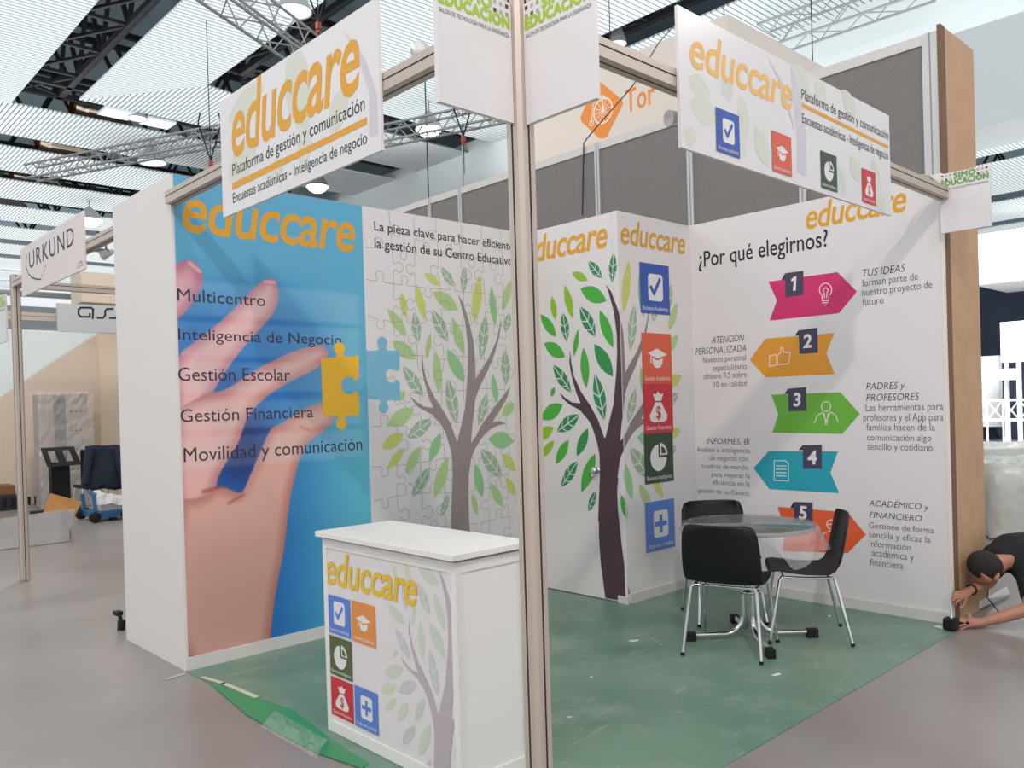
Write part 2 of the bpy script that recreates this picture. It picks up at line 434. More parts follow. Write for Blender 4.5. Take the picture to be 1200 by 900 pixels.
def beam(name, a, b, label, n_in, ZT=ZT, ZB=ZB):
    """square slotted extrusion; n_in = outward horizontal normal"""
    t = thing(name, ((a[0]+b[0])/2, (a[1]+b[1])/2, ZB), label, 'beam')
    A, B = Vector((a[0], a[1], (ZT+ZB)/2)), Vector((b[0], b[1], (ZT+ZB)/2)); n_ = Vector(n_in)
    mb = MB(); mb.bar(A, B, .07, ZT-ZB, ALU); mb.build('extrusion', t)
    mb = MB(); off = n_*.0353
    mb.bar(A+off+Vector((0, 0, .006)), B+off+Vector((0, 0, .006)), .0008, .006, GROOVE)
    mb.bar(A-off+Vector((0, 0, .006)), B-off+Vector((0, 0, .006)), .0008, .006, GROOVE)
    z_ = Vector((0, 0, -(ZT-ZB)/2-.0003)); mb.bar(A+z_, B+z_, .007, .0008, GROOVE); mb.build('slot', t, label='dark slot along the beam')
    return t
beam('fascia_beam', (0, .04), (0, W-.002), 'aluminium beam from the corner post to the blue wall', (-1, 0, 0))
beam('fascia_beam', (.04, 0), (L-.005, 0), 'aluminium beam from the corner post to the back wall', (0, -1, 0))
beam('fascia_beam', (.05, W+PW+.003), (.05, 7.03-.04), 'aluminium beam carrying the URKUND sign', (-1, 0, 0))
beam('fascia_beam', (.09, 7.03), (4.2, 7.03), 'aluminium cross beam behind the URKUND sign', (0, -1, 0))

# ================================================================== PRINTED MURALS
PLW = Plane('y', W); PLB = Plane('x', L); PLD = Plane('x', XA); PLF = Plane('y', Y1)

# ---- blue mural with the hand (its printed picture is pigment: a vertex colour sheet)
def sdf(P, poly):
    poly = np.array(poly, float); d = np.full(len(P), 1e9); ins = np.zeros(len(P), bool)
    for i in range(len(poly)):
        a, b = poly[i-1], poly[i]; e = b-a; w = P-a
        t = np.clip((w@e)/(e@e), 0, 1); q = w-np.outer(t, e); d = np.minimum(d, np.hypot(q[:, 0], q[:, 1]))
        c1 = P[:, 1] >= a[1]; c2 = P[:, 1] < b[1]; c3 = e[0]*w[:, 1] > e[1]*w[:, 0]
        ins ^= (c1 & c2 & c3) | (~c1 & ~c2 & ~c3)
    return np.where(ins, -d, d)
def smooth_poly(pts, it=2):
    p = [np.array(x, float) for x in pts]
    for _ in range(it):
        p = [q for i in range(len(p)) for q in (.75*p[i]+.25*p[(i+1) % len(p)], .25*p[i]+.75*p[(i+1) % len(p)])]
    return p
ring = [(196,300),(205,312),(214,305),(222,304),(231,309),(238,323),(236,336),(228,350),(220,363),(205,377),(196,384)]
middle = [(204,419),(228,401),(247,386.7),(265,371),(280,356.7),(292,343),(303,333),(312,327),(319,326),(325,332),(327,346.7),(321.7,366.7),(303,387),(280,413),(262,438),(248,462),(236,490),(205,500)]
index = [(240,462),(252,460),(266.7,456.7),(300,433),(322,422),(340,413),(360,407),(375,404),(383,408),(385,418),(370,433),(340,446.7),(313,463),(290,486.7),(284,505),(278,522),(262,546),(255,560),(253,572),(240,590),(205,610),(205,480),(225,470)]
thumb = [(253,571),(262,571),(272,575),(284,579.5),(293,558),(303.7,533),(311,516),(318,501),(330,496.7),(350,483),(366,475),(378,471.5),(387,475),(393,485),(392,492),(380,505),(364,515.5),(357,524),(351.7,535),(343.5,565),(337.5,597),(334,636),(328,668),(323,693),(319,725),(316,752),(313,775),(205,800),(205,585),(235,585)]
def hand_mural():
    t = thing('hand_mural', (XB/2, W, 1.5), 'tall blue printed wall mural of a hand gripping a yellow puzzle piece', 'wall mural')
    nx, nz = 180, 390; x0, x1, z0, z1 = .018, XB, .08, H
    xs = np.linspace(x0, x1, nx); zs = np.linspace(z0, z1, nz); X, Z = np.meshgrid(xs, zs); P = np.stack([X.ravel(), Z.ravel()], 1)
    U = (P[:, 0]-x0)/(x1-x0); V = (P[:, 1]-z0)/(z1-z0)
    def mixc(a, b, k): k = k[:, None]; return np.array(a, float)*(1-k)+np.array(b, float)*k
    sm = lambda e0, e1, x: (lambda k: k*k*(3-2*k))(np.clip((x-e0)/(e1-e0), 0, 1))
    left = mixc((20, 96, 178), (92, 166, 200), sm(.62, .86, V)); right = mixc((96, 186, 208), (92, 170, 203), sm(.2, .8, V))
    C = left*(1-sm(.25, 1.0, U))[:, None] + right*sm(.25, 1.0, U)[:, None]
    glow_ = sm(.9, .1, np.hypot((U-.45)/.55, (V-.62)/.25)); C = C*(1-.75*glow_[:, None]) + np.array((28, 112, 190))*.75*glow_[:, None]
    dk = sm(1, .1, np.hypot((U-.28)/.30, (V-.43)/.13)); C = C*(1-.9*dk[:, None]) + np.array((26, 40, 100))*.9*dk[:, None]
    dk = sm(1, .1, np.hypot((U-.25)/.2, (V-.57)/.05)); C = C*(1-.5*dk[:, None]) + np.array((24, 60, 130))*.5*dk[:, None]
    to = lambda pts: [PLW.px(*p) for p in pts]
    for pts, tone, deep in ((ring, (226, 158, 168), (170, 88, 120)), (middle, (236, 180, 178), (186, 104, 118)), (index, (234, 178, 170), (188, 106, 106)), (thumb, (226, 170, 156), (186, 108, 98))):
        d = sdf(P, smooth_poly(to(pts)))
        sh = sm(.0, .085, -d); col = mixc(deep, tone, .35+.65*sh)
        if pts is thumb: col = col*(1-.10*sm(.45, .0, V))[:, None]
        if pts is thumb:
            k = sm(.09, .0, np.abs((P[:, 0]-.47)*.97+(P[:, 1]-1.0)*.22)-.03)*sm(.2, .33, V)*.35; col = col*(1-k[:, None])+np.array((236, 184, 168))*k[:, None]
        k = sm(.008, -.006, d); C = C*(1-k[:, None]) + col*k[:, None]
    # creases and nails
    for (a, b, w_, c_, s_) in (((238, 576), (262, 570), .02, (150, 70, 66), .7), ((268, 590), (285, 580), .018, (160, 80, 72), .6), ((352, 500), (366, 506), .012, (180, 100, 90), .45), ((222, 308), (234, 318), .02, (244, 196, 204), .8), ((310, 330), (322, 331), .016, (246, 200, 200), .8)):
        A, B = np.array(PLW.px(*a)), np.array(PLW.px(*b)); e = B-A; tt = np.clip(((P-A)@e)/(e@e), 0, 1); q = P-A-np.outer(tt, e)
        k = sm(w_, 0, np.hypot(q[:, 0], q[:, 1]))*s_; C = C*(1-k[:, None])+np.array(c_)*k[:, None]
    # pale translucent bars printed behind the five lines of text
    for (v0, v1) in ((328, 369), (376, 417), (424, 460), (471, 505), (513, 551)):
        za, zb = PLW.px(215, v1)[1], PLW.px(215, v0)[1]
        k = sm(za-.02, za+.02, P[:, 1])*sm(zb+.02, zb-.02, P[:, 1])*sm(1.0, .93, U)*.20
        C = C*(1-k[:, None])+np.array((225, 232, 238))*k[:, None]
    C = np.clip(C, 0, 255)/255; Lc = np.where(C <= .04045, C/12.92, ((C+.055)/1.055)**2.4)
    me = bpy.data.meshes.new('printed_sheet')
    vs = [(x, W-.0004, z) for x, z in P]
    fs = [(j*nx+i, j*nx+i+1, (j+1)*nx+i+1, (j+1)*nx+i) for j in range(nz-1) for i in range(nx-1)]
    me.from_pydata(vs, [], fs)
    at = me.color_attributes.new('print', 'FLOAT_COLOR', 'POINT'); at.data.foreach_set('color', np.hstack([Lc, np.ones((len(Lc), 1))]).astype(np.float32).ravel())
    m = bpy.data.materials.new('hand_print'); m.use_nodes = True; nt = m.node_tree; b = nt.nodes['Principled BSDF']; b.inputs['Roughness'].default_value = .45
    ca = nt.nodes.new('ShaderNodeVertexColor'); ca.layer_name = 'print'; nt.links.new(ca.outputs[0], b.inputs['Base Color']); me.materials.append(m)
    o = bpy.data.objects.new('printed_sheet', me); COL.objects.link(o); o.parent = t; o.matrix_parent_inverse = Matrix.Translation(-world_loc(t))
    mb = MB(); PLW.text(mb, 'educcare', (214, 272), (416.5, 293.5), (240, 236), GOLD, shear=.2, bold=.014, space=.95)
    mb.build('logo_lettering', t, label='golden italic word educcare')
    for body, a, b_, c_, rf in (('Multicentro', (208, 353), (311, 358.5), (209, 338), 'M'), ('Inteligencia de Negocio', (209, 398), (400.5, 404), (209, 384.5), 'I'),
                           ('Gestión Escolar', (209, 446.5), (340, 446), (209, 430.5), 'G'), ('Gestión Financiera', (211.5, 495), (367, 489), (211.5, 479.5), 'G'),
                           ('Movilidad y comunicación', (215.5, 541), (424.5, 527.5), (215.5, 525), 'M')):
        mb = MB(); PLW.text(mb, body, a, b_, c_, mat('ink_violet', (52, 40, 56), .6), rf); mb.build('lettering', t)
    return t
hand_mural()

# ---- jigsaw pieces
def piece(px_pts): return px_pts
def knob(a, b, out, s=1.0, n=8):
    """points from a to b with a jigsaw knob bulging along out (2D)"""
    a = np.array(a, float); b = np.array(b, float); d = b-a; L_ = np.hypot(*d); o = np.array(out, float)*L_*.26*s
    c = (a+b)/2; dn = d/L_
    pts = [a, a+d*.36+o*.02, a+d*.42+o*.25]
    cc = c+o*.75; r = L_*.15
    a0 = math.atan2(-o[1], -o[0])
    sgn = 1 if (dn[0]*o[1]-dn[1]*o[0]) < 0 else -1
    for k in range(n+1):
        an = a0+sgn*(.6+(2*math.pi-1.2)*k/n); pts.append(cc+r*np.array((math.cos(an), math.sin(an))))
    return [tuple(p) for p in pts+[a+d*.58+o*.25, a+d*.64+o*.02]]
def jig(q, kn):
    """closed outline of a piece with corners q and knob signs per side"""
    out = []; q = [np.array(p, float) for p in q]
    for i in range(4):
        a, b = q[i], q[(i+1) % 4]; d = b-a; nrm = np.array((d[1], -d[0]))/np.hypot(*d)
        out += knob(a, b, nrm*np.sign(kn[i]), abs(kn[i])) if kn[i] else [tuple(a)]
    return out
hm = bpy.data.objects['hand_mural']
qa = [PLW.px(*p) for p in ((378.5, 487), (421, 487), (420.5, 417), (376, 420))]
mb = MB(); PLW.poly(mb, jig(qa, (1, -1, 1, 0)), mat('puzzle_yellow', (240, 184, 44), .5), 3)
mb.build('puzzle_piece', hm, label='yellow puzzle piece held between the fingers')

# ---- the printed tree, traced once on the mural (sheet coordinates h, z)
def c1(x, y): return PLW.px(440+x/7.0588, 300+y/7.0588)
def c2(x, y): return c1(x, y+706)
def c3(x, y): return c1(x, y+1412)
LEAVES = []
def lf(c, a, b, w, tone, kind=0): LEAVES.append((c(*a), c(*b), w/7.0588, tone, kind))
for a in (((402,142),(535,243),72,'y'), ((540,90),(650,255),78,'d',1), ((737,85),(725,310),74,'d',1), ((865,150),(815,555),105,'y'), ((955,250),(992,590),82,'m'),
          ((1120,200),(1050,455),92,'g'), ((213,298),(250,515),68,'y'), ((335,228),(410,535),84,'y'), ((475,295),(685,445),128,'g'), ((100,437),(258,665),95,'g'),
          ((320,465),(355,718),88,'d',1), ((470,445),(600,712),110,'d',1), ((632,505),(735,820),100,'g'), ((455,630),(420,855),54,'g'), ((138,706),(340,852),118,'g'),
          ((912,490),(872,852),104,'d',1), ((1112,470),(1070,625),80,'d',1)): lf(c1, *a)
for a in (((500,80),(525,425),95,'g'), ((590,65),(735,340),125,'m'), ((225,205),(395,455),104,'d',1), ((595,310),(670,682),118,'d',1), ((318,560),(100,695),128,'g'),
          ((465,648),(265,800),112,'d',1), ((1070,70),(1080,362),104,'d',1), ((965,265),(1005,520),76,'m'), ((922,430),(850,695),92,'d',1), ((1150,512),(1045,618),100,'g'),
          ((240,405),(205,490),50,'g')): lf(c2, *a)
for a in (((230,60),(50,180),108,'y'), ((237,178),(100,347),76,'y'), ((372,160),(250,387),95,'g'), ((540,50),(445,292),95,'m'), ((450,335),(305,582),96,'d',1),
          ((598,252),(485,595),112,'g'), ((932,102),(1142,120),150,'m'), ((870,185),(1040,418),138,'d',1), ((1045,225),(1160,365),100,'y'), ((825,303),(885,587),96,'m'),
          ((949,463),(1052,662),96,'g'), ((1078,418),(1160,572),80,'y'), ((798,550),(842,737),64,'g'), ((603,560),(545,742),64,'d',1)): lf(c3, *a)
# leaves of the right side that the post hides
for a in (((1180,250),(1150,480),90,'y'), ((1240,330),(1200,560),86,'d',1), ((1290,470),(1215,690),92,'g'), ((1300,720),(1190,860),96,'g')): lf(c1, *a)
for a in (((1330,330),(1180,420),100,'y'), ((1300,470),(1170,570),92,'d',1)): lf(c2, *a)
for a in (((1320,40),(1190,110),90,'y'), ((1280,170),(1180,260),80,'d',1), ((1250,300),(1190,400),70,'y')): lf(c3, *a)
_p1 = lambda L_: [c1(*p) for p in L_]
_p2 = lambda L_: [c2(*p) for p in L_]
_p3 = lambda L_: [c3(*p) for p in L_]
BOTTOM = c3(0, 1180)[1]
TRUNKS = [
 _p3([(775,805),(768,560),(772,400),(790,270),(818,190),(795,130)]) + _p3([(680,118),(672,122),(640,30)]) + _p2([(620,680),(560,570),(480,450),(420,320),(395,200),(385,90),(378,200),(400,320),(440,460),(478,550),(400,540),(340,500),(288,455),(320,510),(380,560),(470,605),(545,690)]) + _p3([(575,40),(610,150),(632,250),(638,400),(628,650),(623,805)]),
 _p3([(640,160),(680,112)]) + _p2([(700,730),(740,550),(760,300),(765,150)]) + _p1([(762,720),(740,540),(700,380),(680,315),(720,380),(770,530),(810,700)]) + _p2([(825,200),(828,310),(870,240),(930,150),(970,60)]) + _p1([(1000,700),(1025,600),(1036,520),(1040,560),(1015,700)]) + _p2([(1005,30),(975,130),(920,260),(860,380),(825,480),(810,620),(798,720)]) + _p3([(790,130),(760,240)]),
 _p3([(740,210),(795,130),(840,60)]) + _p2([(870,700),(950,590),(1040,470),(1100,390),(1118,360),(1090,460),(1030,570),(965,670),(1030,660),(1085,680),(1030,690),(960,720),(900,770)]) + _p3([(860,120),(820,190),(800,240)]),
]
def put_tree(pl, owner, tones, trunk_m, fx, fz, lo=None, hi=None, layer=1, low=None, zclip=None, trunks=TRUNKS):
    """fx, fz carry sheet coordinates to the plane"""
    def cv(poly):
        q = [(fx(h), fz(z)) for h, z in poly]; q = clip(q, lo, hi)
        if zclip and q: q = [(b, a) for a, b in clip([(b, a) for a, b in q], zclip[0], zclip[1])]
        return q
    mb = MB(); nl = 0
    for a, b, wpx, tone, kind in LEAVES:
        a2, b2 = (fx(a[0]), fz(a[1])), (fx(b[0]), fz(b[1]))
        sc = abs(fz(1)-fz(0)); w = wpx*SCALE_PX*sc
        for pg in (veined(a2, b2, w*1.05) if kind else [leaf(a2, b2, w)]):
            pg = clip(pg, lo, hi)
            if zclip and pg: pg = [(y, x) for x, y in clip([(y, x) for x, y in pg], zclip[0], zclip[1])]
            if len(pg) > 2: nl += .03; pl.poly(mb, pg, tones[tone], layer+nl)
    mb.build('foliage_print', owner)
    mb = MB()
    for i, tr in enumerate(trunks):
        q = cv(tr)
        if len(q) > 2: pl.poly(mb, q, trunk_m, layer+1.6+1.0*i)
    if low:
        q = clip(low, lo, hi)
        if len(q) > 2: pl.poly(mb, q, trunk_m, layer+4.8)
    if mb.v: mb.build('trunk_print', owner)
SCALE_PX = abs(PLW.px(520, 450)[1]-PLW.px(520, 460)[1])/10
def tones(n, y, g, m, d): return {k: mat(n+'_leaf_'+k, c, .5) for k, c in zip('ygmd', (y, g, m, d))}
FADE = tones('faded', (200, 202, 112), (174, 200, 138), (146, 192, 138), (156, 180, 150))
VIVID = tones('vivid', (142, 186, 44), (72, 170, 60), (50, 142, 76), (44, 134, 84))
PALE = tones('pale', (208, 210, 182), (202, 208, 188), (196, 206, 192), (196, 200, 194))
GHOST = tones('ghost', (212, 211, 197), (208, 213, 201), (206, 210, 200), (206, 208, 204))
ident = lambda v: v

def puzzle_mural():
    t = thing('puzzle_mural', ((XB+L)/2, W, 1.5), 'white jigsaw wall mural with a pale green tree, behind the counter', 'wall mural')
    mb = MB(); PLW.poly(mb, [(XB, .08), (XA, .08), (XA, H), (XB, H)], PRINTW, .8); mb.build('printed_sheet', t)
    put_tree(PLW, t, FADE, mat('trunk_faded', (150, 134, 132), .55), ident, ident, XB+.01, XA-.01, 1.4,
             [c3(623, 790), c3(775, 790), (c3(790, 800)[0], .082), (c3(612, 800)[0], .082)])
    mb = MB()
    for body, a, b_, c_, rf in (('La pieza clave para hacer eficiente', (438.5, 270), (601, 293.2), (438.5, 259), 'L'), ('la gestión de su Centro Educativo', (439, 290.5), (600.5, 311), (439, 279), 'l')):
        mb = MB(); PLW.text(mb, body, a, b_, c_, BLACK, rf, bold=.006, layer=4); mb.build('lettering', t)
    # seams of the jigsaw
    rnd = random.Random(4); mb = MB(); SEAM = mat('seam_grey', (146, 134, 133), .6)
    hx = [XB+.02+.222*i for i in range(8)]; hx = [h for h in hx if h < XA-.09]; hz = [.10+.262*j for j in range(12)]
    jit = {}
    def node(i, j):
        if (i, j) not in jit: jit[i, j] = (hx[i]+(rnd.uniform(-.02, .02) if i else 0), hz[j]+rnd.uniform(-.02, .02))
        return jit[i, j]
    for j in range(len(hz)):
        for i in range(len(hx)):
            for di, dj in ((1, 0), (0, 1)):
                if i+di >= len(hx) or j+dj >= len(hz) or (di == 0 and i == 0) or (di and (j == 0 or j == len(hz)-1)): continue
                a, b = node(i, j), node(i+di, j+dj)
                sg = rnd.choice((-1, 1)); nr = (0, sg) if di else (sg, 0)
                pts = knob(a, b, nr, rnd.uniform(.85, 1.1)) + [b]
                for q in stroke(pts, .0032): PLW.poly(mb, q, SEAM, 3)
    mb.build('jigsaw_seam', t)
    q = [PLW.px(*p) for p in ((430, 467), (469, 469.5), (468, 411), (428, 411))]
    mb = MB(); PLW.poly(mb, jig(q, (1, -1, 1, 0)), mat('puzzle_blue', (122, 182, 206), .5), 5)
    mb.build('puzzle_piece', t, label='missing jigsaw piece showing light blue')
puzzle_mural()

# ================================================================== STORAGE CLOSET in the corner
TILES = {'blue': mat('tile_blue', (48, 84, 168), .45), 'sky': mat('tile_sky', (86, 126, 204), .45), 'orange': mat('tile_orange', (216, 92, 62), .45), 'amber': mat('tile_amber', (222, 140, 70), .45),
         'red': mat('tile_red', (200, 42, 54), .45), 'green': mat('tile_green', (50, 72, 52), .45), 'olive': mat('tile_olive', (82, 96, 52), .45)}
ICW = mat('icon_white', (226, 222, 220), .5)
def tile(pl, owner, px_quad, colour, kind, caption, name='icon_tile', layer=8):
    """one printed tile: coloured ground, white pictogram, small caption"""
    pts = [pl.px(*p) for p in px_quad]                 # TL TR BR BL
    h0 = (pts[0][0]+pts[3][0])/2; h1 = (pts[1][0]+pts[2][0])/2; z1 = (pts[0][1]+pts[1][1])/2; z0 = (pts[2][1]+pts[3][1])/2
    w, h = h1-h0, z1-z0; g = TILES[colour]
    P = lambda q: [(h0+x*w, z0+y*h) for x, y in q]
    r = w/h
    mb = MB(); pl.poly(mb, P([(0, 0), (1, 0), (1, 1), (0, 1)]), g, layer); o = mb.build(name, owner)
    mb = MB(); pg = lambda q, m_=ICW, l_=layer+1: pl.poly(mb, P(q), m_, l_)
    sk = lambda q, wd_, m_=ICW, l_=layer+1, cl=False: [pl.poly(mb, P(x), m_, l_) for x in stroke(q, wd_, cl)]
    if kind in ('check', 'plus'):
        pg([(x, y) for x, y in rrect(.27, .26, .77, .26+.5*r*1.12, .08)])
        cy = .26+.28*r
        if kind == 'check': sk([(.36, cy), (.46, cy-.12), (.67, cy+.17)], .085, g, layer+2)
        else:
            sk([(.35, cy), (.69, cy)], .1, g, layer+2); sk([(.52, cy-.15), (.52, cy+.15)], .1, g, layer+2)
    elif kind == 'cap':
        pg([(.18, .60), (.5, .50), (.84, .58), (.5, .70)]); pg([(.34, .52), (.5, .46), (.68, .51), (.68, .42), (.6, .33), (.5, .31), (.4, .33), (.34, .42)])
        sk([(.3, .55), (.28, .42)], .03)
    elif kind == 'bag':
        pg([(.40, .62), (.60, .62), (.80, .36), (.78, .26), (.68, .22), (.32, .22), (.22, .26), (.20, .36)]); pg([(.40, .65), (.60, .65), (.68, .80), (.58, .78), (.5, .84), (.42, .78), (.32, .80)])
        vs, fs = glyphs('$', 0, .02); k = .30*h/max(vs[:, 1].max()-vs[:, 1].min(), 1e-6); c_ = vs.mean(0)
        mb.add([pl.p3(h0+.5*w+(a-c_[0])*k, z0+.41*h+(b-c_[1])*k, layer+2) for a, b in vs], fs, g)
    elif kind == 'pie':
        c_ = (.48, .50); pg([c_]+[(c_[0]+.28*math.cos(a), c_[1]+.28*r*math.sin(a)) for a in np.linspace(math.pi/2, 2*math.pi, 28)])
        d_ = (.54, .55); pg([d_]+[(d_[0]+.26*math.cos(a), d_[1]+.26*r*math.sin(a)) for a in np.linspace(0, math.pi/2, 10)])
        e_ = (.585, .58); pg([e_]+[(e_[0]+.15*math.cos(a), e_[1]+.15*r*math.sin(a)) for a in np.linspace(0, math.pi/2, 8)], g, layer+2)
    mb.build('pictogram', o)
    mb = MB(); pl.textm(mb, caption, h0+.07*w, h1-.07*w, z0+.07*h, .055*h, ICW, layer=layer+1); mb.build('caption', o)
    return o

def fit(src, dst):
    """least squares scale + shift"""
    A = np.array([[s_, 1] for s_ in src]); k, b = np.linalg.lstsq(A, np.array(dst), rcond=None)[0]
    return lambda v: k*v+b
def closet():
    t = thing('storage_closet', (XA+.4, (Y1+W)/2, 0), 'white corner storage closet with a bright green tree on its door', 'closet')
    mb = MB(); mb.box((XA, Y1+.055, .012), (XA+.035, W-.002, H-.003), PRINTW); door = mb.build('door', t)
    mb = MB(); mb.box((XA-.0006, Y1+.003, .005), (XA+.035, Y1+.053, H), PRINTW); mb.box((XA+.0345, Y1, .005), (L-.002, Y1+.04, H), PRINTW); mb.box((XA-.0005, Y1, .005), (XA+.0345, Y1+.0032, H), PRINTW); mb.build('side_panel', t)
    mb = MB(); mb.box((XA+.03, Y1-.014, .005), (L-.016, Y1, .08), BOARD); mb.box((XA-.012, Y1-.012, .005), (XA, Y1+.09, .06), BOARD); mb.build('baseboard', t)
    # door knob
    k = onx(701, 551, XA); mb = MB()
    mb.lathe((XA, k.y, k.z), [(.0, -.001), (.026, -.001), (.026, -.008), (.012, -.012), (.011, -.034), (.024, -.04), (.029, -.052), (.026, -.064), (.012, -.07), (0, -.071)], CHROME, 20, (1, 0, 0)); mb.build('door_knob', door)
    mb = MB(); mb.box((XA-.006, k.y+.055, k.z-.03), (XA-.001, k.y+.075, k.z+.03), CHROME); mb.ball((XA-.012, k.y+.05, k.z-.045), .014, CHROME); mb.build('lock', door)
    # tree wraps from the door round onto the side
    d1 = lambda x, y: PLD.px(630+x/6.427, 300+y/6.427); d2 = lambda x, y: PLD.px(630+x/6.427, 430+y/6.427)
    src = [c1(680,315), c2(385,90), c2(288,455), c3(672,120), c1(402,142), c3(598,252), c1(335,228), c1(475,295)]
    dst = [d1(510,205), d1(240,690), d2(165,200), d2(512,535), d1(262,130), d2(430,655), d1(207,220), d1(325,255)]
    fx = fit([s_[0] for s_ in src], [d[0] for d in dst]); fz = fit([s_[1] for s_ in src], [d[1] for d in dst])
    d3 = lambda x, y: PLD.px(630+x/6, 560+y/6)
    low = [d3(440,0), d3(432,200), d3(432,400), d3(445,600), d3(478,845), d3(620,868), d3(612,620), d3(590,450), d3(568,250), d3(560,100), d3(568,0)]
    PUR = mat('trunk_purple', (78, 54, 64), .5)
    edge = -Y1
    put_tree(PLD, t, VIVID, PUR, fx, fz, -W+.012, edge, 1.5, low)
    # on the side panel: same sheet continued, horizontal offset so that the corner meets
    s_edge = (edge-fx(0))/(fx(1)-fx(0))                # sheet h at the corner
    kx = fx(1)-fx(0)
    f1 = lambda x, y: PLF.px(715+x/6, 270+y/6); f2 = lambda x, y: PLF.px(715+x/6, 410+y/6); f3 = lambda x, y: PLF.px(715+x/5.625, 550+y/5.625)
    gx = lambda h: XA+(h-s_edge)*kx
    put_tree(PLF, t, FADE, mat('trunk_side', (140, 124, 122), .55), gx, fz, XA+.006, L-.02, 1.5,
             [f3(95,600), f3(105,700), f3(130,820), f3(112,825), f3(85,500)])
    mb = MB(); PLD.text(mb, 'educcare', (616, 308), (712, 290), (705, 268.5), GOLD, shear=.2, bold=.014, layer=4, space=.95); mb.build('logo_lettering', t, label='golden word educcare above the tree door')
    mb = MB(); PLF.text(mb, 'educcare', (727.5, 284), (803, 299), (729, 266), mat('logo_ochre', (210, 158, 58), .5), shear=.2, bold=.014, layer=4, space=.95); mb.build('logo_lettering', t, label='golden word educcare above the icon tiles')
    F1 = lambda *q: [(715+x/6, 270+y/6) for x, y in q]; F2 = lambda *q: [(715+x/6, 410+y/6) for x, y in q]; F3 = lambda *q: [(715+x/5.625, 550+y/5.625) for x, y in q]
    tile(PLF, t, F1((204,222),(410,253),(418,598),(212,578)), 'blue', 'check', 'Encuestas Académicas', layer=8)
    a = F1((217,715),(424,732)); b = F2((437,238),(228,240))
    tile(PLF, t, a+b, 'orange', 'cap', 'Gestión Académica', layer=8)
    tile(PLF, t, F2((228,238),(436,236),(440,578),(236,590)), 'red', 'bag', 'Gestión Financiera', layer=8)
    tile(PLF, t, F2((236,590),(440,578))+F3((415,75),(227,101)), 'green', 'pie', 'Business Intelligence', layer=8)
    tile(PLF, t, F3((230,222),(420,190),(427,510),(236,550)), 'sky', 'plus', 'Programa a medida', layer=8)
closet()

